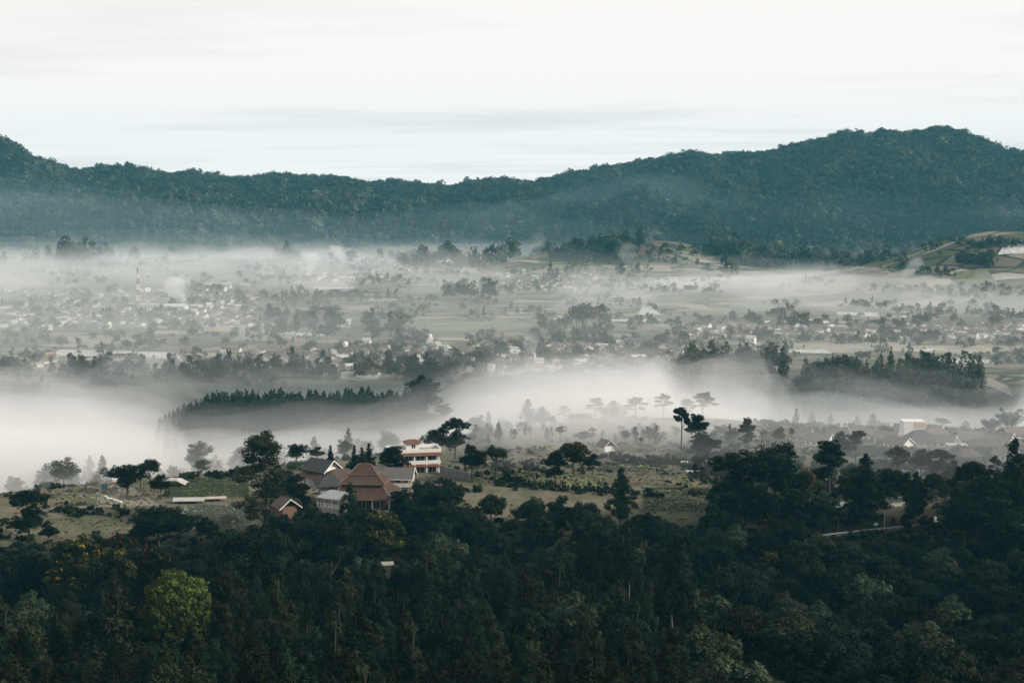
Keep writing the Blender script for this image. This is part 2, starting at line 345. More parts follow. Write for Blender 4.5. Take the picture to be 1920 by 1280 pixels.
def scatter_gn(name, pts, scl, idx, protos, **props):
    """one object of stuff: the points carry instances of the prototypes"""
    c = bpy.data.collections.new(name + '_sources')
    for k, me_ in enumerate(protos): c.objects.link(bpy.data.objects.new('%s_source_%02d' % (name, k), me_))
    me_ = bpy.data.meshes.new(name); me_.vertices.add(len(pts)); me_.vertices.foreach_set('co', np.asarray(pts, np.float32).ravel())
    a = me_.attributes.new('size', 'FLOAT', 'POINT'); a.data.foreach_set('value', np.asarray(scl, np.float32))
    a = me_.attributes.new('pick', 'INT', 'POINT'); a.data.foreach_set('value', np.asarray(idx, np.int32))
    a = me_.attributes.new('turn', 'FLOAT', 'POINT'); a.data.foreach_set('value', (rng.random(len(pts)) * 6.28).astype(np.float32))
    g = bpy.data.node_groups.new(name, 'GeometryNodeTree')
    g.interface.new_socket('Geometry', in_out='INPUT', socket_type='NodeSocketGeometry'); g.interface.new_socket('Geometry', in_out='OUTPUT', socket_type='NodeSocketGeometry')
    gi, go = g.nodes.new('NodeGroupInput'), g.nodes.new('NodeGroupOutput')
    ci = g.nodes.new('GeometryNodeCollectionInfo'); ci.inputs['Collection'].default_value = c; ci.inputs['Separate Children'].default_value = True; ci.inputs['Reset Children'].default_value = True
    ip = g.nodes.new('GeometryNodeInstanceOnPoints'); ip.inputs['Pick Instance'].default_value = True
    def na(nm, dt):
        n = g.nodes.new('GeometryNodeInputNamedAttribute'); n.data_type = dt; n.inputs['Name'].default_value = nm; return n.outputs['Attribute']
    L(g, gi.outputs[0], ip.inputs['Points']); L(g, ci.outputs[0], ip.inputs['Instance']); L(g, na('pick', 'INT'), ip.inputs['Instance Index'])
    cx_ = g.nodes.new('ShaderNodeCombineXYZ'); L(g, na('turn', 'FLOAT'), cx_.inputs[2])
    er = g.nodes.new('FunctionNodeEulerToRotation'); L(g, cx_.outputs[0], er.inputs[0]); L(g, er.outputs[0], ip.inputs['Rotation'])
    L(g, na('size', 'FLOAT'), ip.inputs['Scale']); L(g, ip.outputs[0], go.inputs[0])
    o = obj(name, me_, **props); o.modifiers.new('scatter', 'NODES').node_group = g
    return o
def jitter_grid(x0, x1, y0, y1, s, r_):
    gx, gy = np.meshgrid(np.arange(x0, x1, s), np.arange(y0, y1, s)); gx = gx + s * (r_.random(gx.shape) - 0.5) * 0.95; gy = gy + s * (r_.random(gy.shape) - 0.5) * 0.95
    return gx.ravel(), gy.ravel()

MF_HILL.append(foliage('hill_leaf_pale', (0.035, 0.045, 0.030), (0.20, 0.20, 0.13), rand=0.7))
P_HILL = [small_tree(0, 'round', MF_HILL[0], MB_BARK), small_tree(1, 'round', MF_HILL[0], MB_BARK), small_tree(2, 'round', MF_HILL[1], MB_BARK), small_tree(3, 'tall', MF_HILL[0], MB_PALE), small_tree(4, 'tall', MF_HILL[1], MB_PALE), small_tree(5, 'cone', MF_HILL[0], MB_BARK), small_tree(6, 'round', MF_HILL[2], MB_BARK), small_tree(7, 'tall', MF_HILL[2], MB_PALE)]
def hill_forest():
    gx, gy = jitter_grid(-1650, 1650, 1750, 3080, 9.5, rng)
    r, u = polar(gx, gy); z = H(gx, gy); k = (r < 3075)
    gx, gy, z, r, u = gx[k], gy[k], z[k], r[k], u[k]
    edge = np.interp(u, [-300, 0, 230, 300, 450, 610, 660, 800, 950, 1030, 1165, 1205, 1295, 1330, 1500, 1750, 1800, 2200], [2120, 2110, 2150, 2300, 2290, 2240, 2080, 2060, 2120, 1985, 1960, 2230, 2200, 1990, 1965, 1945, 1965, 1990])
    edge = edge + 60 * fbm(gx / 120, gy / 120, 5)
    keep = (r > edge) | ((r > edge - 230) & (fbm(gx / 45, gy / 60, 8) > 0.28))
    kn = np.hypot((gx - (1235 - 960) / F * 2080) / 80, (gy - 2080) / 85) < 1
    keep &= ~kn
    gx, gy, z, r, u = gx[keep], gy[keep], z[keep], r[keep], u[keep]
    n = len(gx); big = 12 + 9 * rng.random(n) + 7 * (rng.random(n) < 0.1)
    plant = ((u > 1150) & (u < 1780) & (r < 2420)) | ((fbm(gx / 200, gy / 200, 31) > 0.25) & (r < 2650))
    patch = fbm(gx / 150, gy / 210, 19, 4)
    idx = np.where(plant & (r < 2750), np.where(rng.random(n) < 0.75, 3, 4), np.where(patch * 0.8 + 0.45 * rng.normal(size=n) > 0.34, 2, np.where(r > 2780, rng.choice([0, 1, 2], n), rng.choice([0, 1, 0, 1, 3, 5], n))))
    pale = (fbm(gx / 85, gy / 150, 27, 4) + np.where(u < 700, 0.12, 0) + 0.28 * rng.normal(size=n)) > 0.42; idx = np.where(pale, np.where(idx >= 3, 7, 6), idx)
    big = big * (1.0 + 0.35 * fbm(gx / 60, gy / 60, 23, 3)); scl = np.where((idx >= 3) & (idx != 6), big * 1.3, big * 1.12)
    scatter_gn('hill_forest', np.stack([gx, gy, z - 0.4], 1), scl, idx, P_HILL, kind='stuff')
    print('hill trees', n)
hill_forest()
# ------------------------------------------------------------------ things: naming, labels
def thing(name, label, cat, loc, rotz=0.0, group=None, scale=None):
    return obj(name, None, None, loc, rotz, scale, label=label, category=cat, group=group)
ORD = ['', 'second', 'third', 'fourth', 'fifth', 'sixth', 'seventh', 'eighth', 'ninth', 'tenth', 'eleventh', 'twelfth']
LAND = []                       # (phrase, u, v): things one can find in the picture
PENDING = []                    # (object, phrase, u, v, group)
def settle_labels():
    buckets = {}
    for o, base, u, v, grp in PENDING:
        best = sorted(((u - a) ** 2 + 2.2 * (v - b_) ** 2, p, a, b_) for p, a, b_ in LAND)[0]
        d2, p, a, b_ = best; du, dv = u - a, 1.5 * (v - b_)
        s = ('right of' if du > 0 else 'left of') if abs(du) > abs(dv) else ('below' if dv > 0 else 'above')
        buckets.setdefault((base, p, s), []).append((d2, o, grp))
    for (base, p, s), l in buckets.items():
        l.sort(key=lambda q: q[0])
        for k, (d2, o, grp) in enumerate(l):
            if k < 11: o['label'] = '%s, %s %s the %s' % (base, ORD[k] or 'nearest', s, p) if len(l) > 1 else '%s %s the %s' % (base, s, p)
            else: o['label'] = '%s among many %s the %s' % (base, s, p); grp = (grp or base) + ' ' + s + ' the ' + p
            if grp: o['group'] = grp

# ------------------------------------------------------------------ near trees: full crowns
DK = (0.010, 0.019, 0.013)
MF = dict(
    pine=foliage('pine_needles', (0.0010, 0.0042, 0.0038), (0.0165, 0.029, 0.0155), rand=0.8),
    pine_y=foliage('pine_needles_olive', (0.0018, 0.0052, 0.0036), (0.029, 0.039, 0.017), rand=0.8),
    broad=foliage('broad_leaves', (0.0010, 0.0042, 0.0040), (0.0145, 0.0265, 0.0155), rand=0.8),
    broad_o=foliage('broad_leaves_olive', (0.0024, 0.0058, 0.0036), (0.028, 0.037, 0.017), rand=0.8),
    tulip=foliage('tulip_leaves', (0.006, 0.010, 0.005), (0.045, 0.050, 0.016), (0.22, 0.13, 0.03)),
    flame=foliage('flame_leaves', (0.004, 0.007, 0.005), (0.022, 0.028, 0.013), (0.26, 0.05, 0.02)),
    bright=foliage('bright_leaves', (0.008, 0.017, 0.006), (0.125, 0.165, 0.042), rand=0.1),
    euca=foliage('eucalyptus_leaves', (0.008, 0.014, 0.009), (0.046, 0.052, 0.027)),
    fresh=foliage('grey_green_leaves', (0.012, 0.024, 0.016), (0.060, 0.078, 0.040)),
    rust=foliage('rusty_leaves', (0.05, 0.032, 0.018), (0.16, 0.09, 0.04)),
    banana=foliage('banana_leaves', (0.06, 0.085, 0.04), (0.22, 0.25, 0.12)),
)
def limbs(r_, th, ends, rad=0.28, k0=0.35):
    mb = MB(); zs = np.linspace(0, 1, 7); wob = np.cumsum(r_.normal(size=(7, 2)) * 0.012 * th, 0) * (zs > 0)[:, None]
    pts = np.concatenate([wob, (zs * th)[:, None]], 1); pts[0, 2] = -0.8
    mb.tube(pts, rad * (1.0 - 0.72 * zs) + 0.02, 7)
    for e in ends:
        e = np.asarray(e, float); z0 = min(max(k0 * th, e[2] * 0.72 - 0.3), th * 0.96); b0 = np.array([np.interp(z0, pts[:, 2], pts[:, 0]), np.interp(z0, pts[:, 2], pts[:, 1]), z0])
        mid = (b0 + e) / 2 + [0, 0, -0.06 * np.linalg.norm(e - b0)]; mb.tube([b0, mid, e], [rad * 0.34, rad * 0.22, 0.03], 5)
    return mb
def T_pine(i, m, Hh=19.0, Rr=3.9, z0=0.3, n=6500, soft=1.0, bark=MB_BARK):
    r_ = np.random.default_rng(500 + i); c, q = [], []; lean = 0.25 * r_.normal(size=2); ph = r_.random() * 6.28
    for z in np.linspace(z0, 0.97, 17):
        f = (z - z0) / (1.0 - z0); prof = (1.0 - f) ** 0.85 * (0.5 + 0.5 * min(1, f / 0.2)); rr_ = Rr * prof * (0.8 + 0.4 * r_.random()) + 0.2
        c.append((lean[0] * f, lean[1] * f, Hh * z)); q.append((0.42 * rr_ + 0.2, 0.42 * rr_ + 0.2, 0.5 * rr_ * 0.7 + 0.4))
        for k in range(int(3 + 5 * prof)):
            a = r_.random() * 6.28; d = rr_ * (0.5 + 0.55 * r_.random()) * (1 + 0.22 * math.sin(2 * a + ph)); s_ = (0.15 + 0.12 * r_.random()) * Rr * (0.55 + 0.45 * prof) + 0.12
            c.append((lean[0] * f + d * math.cos(a), lean[1] * f + d * math.sin(a), Hh * z + 0.4 * r_.normal() + 0.10 * d)); q.append((s_, s_, s_ * 0.95))
    c.append((lean[0], lean[1], Hh * 0.985)); q.append((0.35, 0.35, 0.8)); c = np.array(c); q = np.array(q)
    tc_ = np.clip(0.25 + 0.75 * r_.random(len(c)), 0, 1)
    cm = crown_mesh('crown', m, r_, c, q, n, 0.30 * soft, up=0.45, jit=0.55, shell=0.5, asp=0.42, tint_c=tc_)
    tm = limbs(r_, Hh * 0.9, c[r_.choice(len(c), 9 if z0 < 0.5 else 2)], 0.24 if z0 < 0.5 else 0.2, z0 * 0.9 if z0 < 0.5 else 0.7).mesh('trunk', [bark], True); return cm, tm, Hh
def T_broad(i, m, Hh=13.0, Rr=5.0, z0=0.26, n=7000, flat=0.8, nc=17, size=0.24, tip=0.0, clump=0.40, bark=MB_BARK, asp=0.6):
    """a broadleaf crown: several lobes, each a ragged shell of leaf clumps"""
    r_ = np.random.default_rng(700 + i); c, q, tz = [], [], []
    zc_ = Hh * (z0 + (1 - z0) * 0.5); hz_r = Hh * (1 - z0) * 0.5; nl = max(7, nc // 3)
    for k in range(nl):
        a = 2.399 * k + 0.8 * r_.random(); lr = Rr * (0.34 + 0.2 * r_.random()); lz = min(lr * flat * 1.1, hz_r * 0.75); d = (Rr - lr) * (0.45 + 0.55 * r_.random()) * (k > 0) + 0.1
        zz = zc_ + (hz_r - lz) * (0.95 if k == 0 else (1.7 * r_.random() - 0.9) * (1.15 - 0.45 * d / Rr) * 1.1); zz = min(zz, Hh - lz)
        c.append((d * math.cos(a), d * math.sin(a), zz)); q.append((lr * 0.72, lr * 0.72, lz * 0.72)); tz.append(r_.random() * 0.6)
        for _ in range(11):
            v = r_.normal(size=3); v[2] = abs(v[2]) * 0.9 - 0.35; v /= np.linalg.norm(v); e = 0.75 + 0.35 * r_.random(); s_ = Rr * clump * (0.30 + 0.34 * r_.random())
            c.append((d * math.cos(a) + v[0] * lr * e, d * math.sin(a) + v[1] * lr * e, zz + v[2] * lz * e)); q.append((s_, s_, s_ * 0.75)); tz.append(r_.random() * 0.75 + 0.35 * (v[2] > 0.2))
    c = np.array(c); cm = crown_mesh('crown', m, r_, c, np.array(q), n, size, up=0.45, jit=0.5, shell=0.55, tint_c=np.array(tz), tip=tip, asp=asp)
    tm = limbs(r_, zc_, c[r_.choice(len(c), 9)] * [0.85, 0.85, 0.97], 0.30, z0 * 0.7).mesh('trunk', [bark], True); return cm, tm, Hh
def T_layer(i, m, Hh=25.0, Rr=5.5, z0=0.3, n=5200, layers=15, bark=MB_BARK, top=1.0, size=0.3):
    """tall open tree: separate foliage plates on long limbs"""
    r_ = np.random.default_rng(900 + i); c, q = [], []
    for k in range(layers):
        z = z0 + (0.95 - z0) * (k + 0.5) / layers; prof = (0.30 + 0.70 * (1 - ((z - z0) / (1 - z0)) ** 1.7)) * (0.75 + 0.5 * r_.random()); a = 2.399 * k + r_.random(); d = Rr * prof * 0.72
        s_ = Rr * (0.24 + 0.12 * r_.random()) * (0.8 + 0.45 * top * z); c.append((d * math.cos(a), d * math.sin(a), Hh * z)); q.append((s_, s_, s_ * 0.72))
        if r_.random() < 0.85: c.append((d * 0.55 * math.cos(a + 0.7), d * 0.55 * math.sin(a + 0.7), Hh * (z + 0.02))); q.append((s_ * 0.8, s_ * 0.8, s_ * 0.66))
    for k in range(4): c.append((Rr * 0.16 * r_.normal(), Rr * 0.16 * r_.normal(), Hh * (0.89 + 0.03 * k))); q.append((Rr * 0.3 * (1.1 - 0.15 * k),) * 2 + (Rr * 0.22,))
    c = np.array(c); cm = crown_mesh('crown', m, r_, c, np.array(q), n, size, up=0.5, jit=0.55, shell=0.35, asp=0.45)
    tm = limbs(r_, Hh * 0.93, c[:layers + 6] - [0, 0, 0.2], 0.30, z0 * 0.8).mesh('trunk', [bark], True); return cm, tm, Hh
def T_dome(i, m, Hh=14.0, Rr=6.0, n=17000):
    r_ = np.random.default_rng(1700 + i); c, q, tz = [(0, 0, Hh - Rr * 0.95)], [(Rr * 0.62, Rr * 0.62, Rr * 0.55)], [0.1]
    for k in range(150):
        e = math.asin(min(1.0, -0.25 + 1.25 * (k + 0.5) / 150)); a = 2.39996 * k; rr_ = Rr * 0.84 * (0.82 + 0.28 * r_.random()); s_ = Rr * (0.11 + 0.05 * r_.random())
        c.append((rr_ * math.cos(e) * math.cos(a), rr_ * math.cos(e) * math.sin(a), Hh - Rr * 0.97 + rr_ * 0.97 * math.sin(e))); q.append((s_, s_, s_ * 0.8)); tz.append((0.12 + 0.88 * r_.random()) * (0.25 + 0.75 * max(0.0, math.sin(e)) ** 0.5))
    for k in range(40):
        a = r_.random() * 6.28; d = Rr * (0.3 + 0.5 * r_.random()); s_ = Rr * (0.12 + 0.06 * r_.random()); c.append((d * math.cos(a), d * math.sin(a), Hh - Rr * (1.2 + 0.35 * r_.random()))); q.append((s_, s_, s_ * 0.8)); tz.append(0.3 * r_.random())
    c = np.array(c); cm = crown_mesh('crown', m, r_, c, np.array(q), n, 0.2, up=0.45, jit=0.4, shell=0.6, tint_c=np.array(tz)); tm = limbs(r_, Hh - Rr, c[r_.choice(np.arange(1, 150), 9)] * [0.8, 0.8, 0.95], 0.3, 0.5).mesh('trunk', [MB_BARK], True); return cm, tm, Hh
PROTO = dict(
    pine=[T_pine(0, MF['pine'], 20, 4.6, 0.22, 8500), T_pine(1, MF['pine'], 20, 5.0, 0.18, 8500), T_pine(2, MF['pine_y'], 19, 4.4, 0.2, 8000), T_pine(3, MF['pine'], 22, 4.6, 0.3, 8000), T_pine(4, MF['pine_y'], 18, 4.2, 0.15, 7500), T_pine(5, MF['pine'], 22, 4.2, 0.5, 6500, bark=plain('grey_bark', (0.13, 0.115, 0.10), 0.9, 0.4, 2.0))],
    broad=[T_broad(0, MF['broad']), T_broad(1, MF['broad'], 12, 5.6, 0.2, nc=24, clump=0.33), T_broad(2, MF['broad_o'], 11, 4.6, 0.2), T_broad(3, MF['broad'], 15, 4.4, 0.2, flat=0.9, nc=26, clump=0.34), T_broad(4, MF['fresh'], 10, 4.2, 0.22, size=0.26)],
    umbrella=[T_broad(10, MF['broad'], 12, 7.5, 0.42, 9000, 0.5, 34, clump=0.25), T_broad(11, MF['broad_o'], 11, 5.5, 0.6, 5200, 0.55, 15)],
    tulip=[T_broad(20, MF['tulip'], 15, 6.0, 0.3, 7000, 0.8, 26, 0.30, tip=0.10, clump=0.27), T_broad(21, MF['tulip'], 13, 5.0, 0.3, 6000, 0.8, 20, 0.30, tip=0.08, clump=0.29)],
    flame=[T_broad(30, MF['flame'], 12, 5.5, 0.4, 6000, 0.5, 22, 0.28, tip=0.14, clump=0.26)],
    bright=[T_dome(0, MF['bright'], 16)],
    euca=[T_layer(0, MF['euca'], 25, 5.5, 0.16, 9500, 24), T_layer(1, MF['euca'], 20, 4.2, 0.4, 4200, 11), T_layer(2, MF['broad'], 16, 3.4, 0.5, 3600, 8, MB_PALE)],
    tier=[T_layer(10, MF['pine'], 16, 4.2, 0.45, 3600, 9, MB_BARK, 0.6), T_layer(11, MF['pine_y'], 15, 3.6, 0.5, 3000, 8, MB_PALE, 0.6)],
    spruce=[T_pine(10, MF['pine'], 13, 2.6, 0.1, 3200), T_pine(11, MF['pine'], 12, 2.2, 0.12, 2600)],
    lolly=[T_broad(50, MF['broad'], 15, 2.9, 0.55, 3600, 1.0, 12, 0.28), T_broad(51, MF['broad'], 11, 2.0, 0.55, 2200, 1.2, 9, 0.26)],
    great=[T_broad(61, MF['broad'], 25, 10.5, 0.08, 14000, 1.0, 48, 0.36, clump=0.3)],
    column=[T_broad(60, MF['broad'], 14, 3.2, 0.12, 4200, 1.1, 20, 0.28, clump=0.36)],
    fresh=[T_broad(70, MF['fresh'], 13, 5.0, 0.2, 5200, 0.85, 20), T_pine(12, MF['fresh'], 15, 4.0, 0.15, 4200)],
    rust=[T_broad(80, MF['rust'], 7, 3.4, 0.15, 3400, 0.9, 16, 0.22), T_broad(81, MF['broad_o'], 11, 3.8, 0.4, 3600, 0.7, 12)],
)
TAKEN = []                      # (x, y, radius) of every placed near tree
def tree(name, proto, x, y, h, phrase, group=None, label=None, width=None, rot=None, sink=0.3):
    cm, tm, Hh = proto; s_ = h / Hh; z = float(H(x, y)) - sink
    t = thing(name, label, 'tree', (x, y, z), rng.random() * 6.28 if rot is None else rot, group)
    sx = s_ if width is None else width / cm['w']; cz = s_ if width is None else min(s_, max(0.8 * sx, min(s_, 1.2 * sx)))
    obj('crown', cm, t, (0, 0, h - Hh * cz), scale=(sx, sx, cz)); obj('trunk', tm, t, scale=(min(sx, s_ * 1.2), min(sx, s_ * 1.2), 0.5 * s_ + 0.5 * (h - Hh * cz * 0.35) / (Hh * 0.65) if cz < s_ else s_)); TAKEN.append((x, y, cm['w'] * sx * 0.5))
    if label is None:
        u, v = pix(x, y, z + h * 0.72); PENDING.append((t, phrase, u, v, group))
    return t
for l in PROTO.values():
    for cm, tm, Hh in l:
        co = np.empty(len(cm.vertices) * 3, np.float32); cm.vertices.foreach_get('co', co); co = co.reshape(-1, 3); cm['w'] = float(np.percentile(np.hypot(co[:, 0], co[:, 1]), 97) * 2)
def tree_px(name, kind, u, vtop, label, vbase=None, r=None, wpx=None, k=0):
    """a tree whose top shows at (u, vtop), standing where the ground shows at vbase or at distance r"""
    x, y = (float(a) for a in ground_at(u, vbase)) if r is None else at_r(u, r)
    if math.hypot(x, y) > 640 and r is None: x, y = at_r(u, 96 * F / (vbase - HOR))
    if kind == 'fresh' and u < 700 and r is not None and r < 545: x, y = at_r(u, r + 20)
    d = math.hypot(x, y); top = CZ - (vtop - HOR) / F * d; h = max(2.0, top - float(H(x, y)) + 0.3)
    return tree(name, PROTO[kind][k], x, y, h, None, None, label, None if wpx is None else wpx / F * d)
B, C_, P_ = 'broadleaf_tree', 'pine_tree', 'flowering_tree'
tree_px('eucalyptus_tree', 'euca', 487, 808, 'tall open eucalyptus with tiered foliage beside the green vegetable field', r=412, wpx=104)
tree_px(B, 'umbrella', 240, 858, 'wide dark umbrella-shaped tree in the clump on the brown field', vbase=926, wpx=84, k=0)
tree_px(B, 'rust', 238, 880, 'brownish rounded tree in front of the dark umbrella tree on the field', vbase=930, wpx=36, k=1)
tree_px(B, 'umbrella', 283, 851, 'slender tree with pale bare trunk and small dark top, on the brown field', vbase=921, wpx=50, k=1)
tree_px(B, 'lolly', 263, 870, 'thin pole-like tree between the umbrella tree and the pale-trunked tree', vbase=917, wpx=24, k=1)
tree_px(B, 'broad', 302, 878, 'sparse small tree at the edge of the green vegetable field', vbase=936, wpx=40, k=0)
tree_px(B, 'fresh', 112, 838, 'big pale tree fading into fog behind the brown field', r=478, wpx=62)
tree_px(B, 'fresh', 160, 838, 'tall faint tree deep in the fog beside the big pale one', r=520, wpx=36, k=1)
tree_px(B, 'fresh', 172, 872, 'short pale conical tree at the foggy edge of the brown field', r=480, wpx=32, k=1)
tree_px(B, 'fresh', 82, 880, 'low pale bushy tree left of the big fog-bound tree', r=470, wpx=40)
tree_px(B, 'fresh', 372, 852, 'small round misty tree alone behind the green vegetable field', r=482, wpx=32)
for k, (u, v, r, wd, lb) in enumerate(((318, 862, 500, 26, 'faint'), (405, 858, 505, 34, 'pale'), (432, 850, 510, 26, 'slim'), (452, 846, 512, 30, 'greyish'), (520, 838, 520, 36, 'tall blurred'), (455, 835, 540, 40, 'ghostly round'))):
    tree_px(B, 'fresh', u, v, '%s fog-veiled tree %s the tall eucalyptus' % (lb, ('left of', 'far behind and left of', 'behind and left of', 'directly left of', 'behind and right of', 'half hidden behind')[k]), r=r, wpx=wd, k=k % 2)
tree_px(B, 'broad', 40, 892, 'dark open tree at the left edge of the brown field', r=416, wpx=70, k=3)
tree_px(B, 'broad', 78, 952, 'squat dark tree at the foot of the open tree on the left edge', r=412, wpx=36)
tree_px(B, 'broad', 553, 828, 'dark round tree above the black-roofed white-gabled house', r=505, wpx=44, k=1)
tree_px(B, 'broad', 592, 836, 'smaller dark tree beside the round one above the white-gabled house', r=505, wpx=30)
tree_px(B, 'fresh', 546, 868, 'misty olive bush-like tree left of the black-roofed house', r=470, wpx=36)
tree_px(B, 'broad', 545, 888, 'large dark rounded tree between eucalyptus and the black-roofed house', r=432, wpx=66)
tree_px('spruce_tree', 'spruce', 617, 836, 'small spruce with stacked tiers behind the black-roofed house', r=480, wpx=20)
tree_px('spruce_tree', 'spruce', 661, 838, 'small pointed spruce just above the tiered terracotta roof', r=478, wpx=22, k=1)
tree_px('spruce_tree', 'spruce', 690, 834, 'twin-topped spruce left of the white two-storey building', r=480, wpx=28)
tree_px('spruce_tree', 'spruce', 676, 842, 'dark spruce crowded between the two other spruces behind the terracotta roof', r=476, wpx=26, k=1)
tree_px(B, 'fresh', 643, 823, 'pale rounded tree rising from fog behind the spruces', r=500, wpx=34)
tree_px(B, 'broad', 668, 860, 'dark dense tree touching the top of the terracotta roof', r=452, wpx=50, k=1)
tree_px(B, 'column', 735, 838, 'dark bushy tree hiding the left half of the white building', r=455, wpx=62)
tree_px(B, 'broad', 822, 802, 'broad dark tree right behind the white building, lower of a pair', r=502, wpx=62)
tree_px(B, 'broad', 852, 784, 'tallest dark tree right behind the white building', r=498, wpx=52, k=3)
tree_px(B, 'broad', 886, 836, 'dense dark tree standing by the concrete wall', vbase=905, wpx=54, k=0)
tree_px(B, 'umbrella', 929, 840, 'open forked tree with flat crown right of the concrete wall', vbase=901, wpx=50, k=1)
tree_px(B, 'column', 1041, 848, 'dark leftmost tree of the three in the open field', vbase=906, wpx=46)
tree_px(P_, 'tulip', 1075, 829, 'yellow-topped tree in the middle of three in the open field', vbase=896, wpx=66, k=1)
tree_px(B, 'broad', 1110, 853, 'low dark rightmost tree of the three in the open field', vbase=892, wpx=36)
for (u, v, r, wd, kd, k, nm, lb) in ((990, 751, 585, 38, 'fresh', 1, C_, 'pointed conifer rising out of fog above the open field'), (1018, 764, 585, 44, 'fresh', 1, C_, 'wide conifer just right of the pointed one above the fog'), (895, 780, 570, 42, 'fresh', 0, B, 'pale tree in fog right of the tallest dark tree'), (915, 775, 590, 26, 'fresh', 1, C_, 'faint conical tree in fog behind the concrete wall'), (945, 786, 595, 36, 'fresh', 0, B, 'dim fog-wrapped tree left of the pointed conifer'), (930, 810, 560, 46, 'fresh', 0, B, 'hazy two-lobed tree above the forked tree'), (880, 815, 545, 50, 'fresh', 0, B, 'misty rust-tinged tree between the dark pair and fog'),
        (1060, 762, 600, 28, 'tier', 1, C_, 'thin misty pine, leftmost of the row of tall pines in fog'), (1118, 747, 605, 40, 'tier', 0, C_, 'flat-topped pine, second in the row of tall pines in fog'), (1152, 752, 600, 50, 'fresh', 1, C_, 'bushy faded conifer between two flat-topped pines'), (1192, 746, 600, 46, 'tier', 0, C_, 'dark layered pine in the middle of the row in fog'), (1245, 739, 610, 42, 'tier', 1, C_, 'two-tiered pale pine right of the dark layered pine'), (1290, 747, 625, 36, 'tier', 1, C_, 'faint pine behind the tallest pines of the foggy row'), (1321, 734, 612, 48, 'tier', 0, C_, 'tallest pine at the right end of the foggy row'),
        (1087, 778, 585, 58, 'fresh', 0, B, 'wide spreading hazy tree below the flat-topped pine'), (1035, 782, 575, 22, 'column', 0, B, 'small dim upright tree right of the wide conifer'), (1215, 800, 560, 40, 'fresh', 0, B, 'dim low tree below the dark layered pine')):
    tree_px(nm, kd, u, v, lb, r=r, wpx=wd, k=k)
tree_px(B, 'lolly', 1050, 801, 'lollipop-shaped misty tree with thin trunk over the open field', r=530, wpx=20, k=1)
tree_px(B, 'broad', 1095, 810, 'grey-green misty tree above the yellow-topped tree', r=530, wpx=36)
tree_px(B, 'broad', 1170, 803, 'small layered tree fading in fog above the banana plants', r=545, wpx=20)
tree_px(B, 'lolly', 1204, 820, 'tiny round-headed tree standing above the hedge', r=520, wpx=10, k=1)
tree_px(B, 'lolly', 1278, 762, 'tall dark tree with bare leaning trunk at the fog edge', r=518, wpx=32)
tree_px(B, 'column', 1308, 774, 'dark bushy tree beside the bare-trunked one at the fog edge', r=515, wpx=50)
tree_px(B, 'broad', 1326, 815, 'low dark tree right below the bushy fog-edge tree', r=505, wpx=60, k=1)
tree_px(B, 'column', 1403, 780, 'dark leaning tree silhouetted against bright fog', r=525, wpx=34)
tree_px(B, 'broad', 1466, 794, 'small leafy tree between roofs and bright fog', r=530, wpx=26)
tree_px('spruce_tree', 'lolly', 1489, 795, 'tiny dark pointed tree over the grey roofs', r=530, wpx=12, k=1)
tree_px(B, 'broad', 1398, 843, 'huge dark tree, left of the pair before the village', r=418, wpx=112, k=3)
tree_px(B, 'broad', 1458, 822, 'huge dark domed tree, taller of the pair before the village', r=424, wpx=126, k=1)
tree_px(P_, 'rust', 1517, 874, 'orange-tinged tree leaning on the huge domed tree', r=430, wpx=42, k=0)
tree_px(B, 'column', 1560, 815, 'tall blue-green tree right of the huge domed pair', r=450, wpx=72)
tree_px(B, 'lolly', 1612, 796, 'round-topped tree standing above the village roofs', r=500, wpx=34)
tree_px(B, 'broad', 1583, 800, 'hazy bluish tree before the grey village roofs', r=500, wpx=50)
tree_px(C_, 'pine', 1632, 840, 'tall dark feathery pine above the white plot', r=420, wpx=82, k=1)
tree_px(B, 'rust', 1690, 822, 'brownish tree in front of the pointed brown roof', r=480, wpx=44, k=1)
tree_px(B, 'broad', 1678, 862, 'dark blue-green tree mass beside the tall feathery pine', r=450, wpx=70, k=1)
tree_px(B, 'broad', 1735, 826, 'dense dark tree left in the grove before the roofs', r=485, wpx=50, k=0)
tree_px(B, 'broad', 1768, 824, 'dense dark tree right in the grove before the roofs', r=482, wpx=52, k=3)
tree_px(B, 'column', 1797, 842, 'slim dark tree at the end of the grove before the roofs', r=475, wpx=26)
tree_px(C_, 'pine', 1725, 868, 'narrow dark conifer right of the white plot', r=425, wpx=52, k=0)
tree_px(B, 'broad', 1832, 842, 'tall dark tree near the right edge before the village', r=425, wpx=66, k=3)
tree_px(C_, 'pine', 1912, 796, 'tallest dark pine cut by the right edge', r=420, wpx=76, k=1)
tree_px(B, 'broad', 1872, 860, 'broad dark tree between the right-edge pine and its neighbour', r=415, wpx=80, k=1)
tree_px(C_, 'tier', 1872, 832, 'thin see-through pine before the roofs at the right', r=470, wpx=30, k=1)
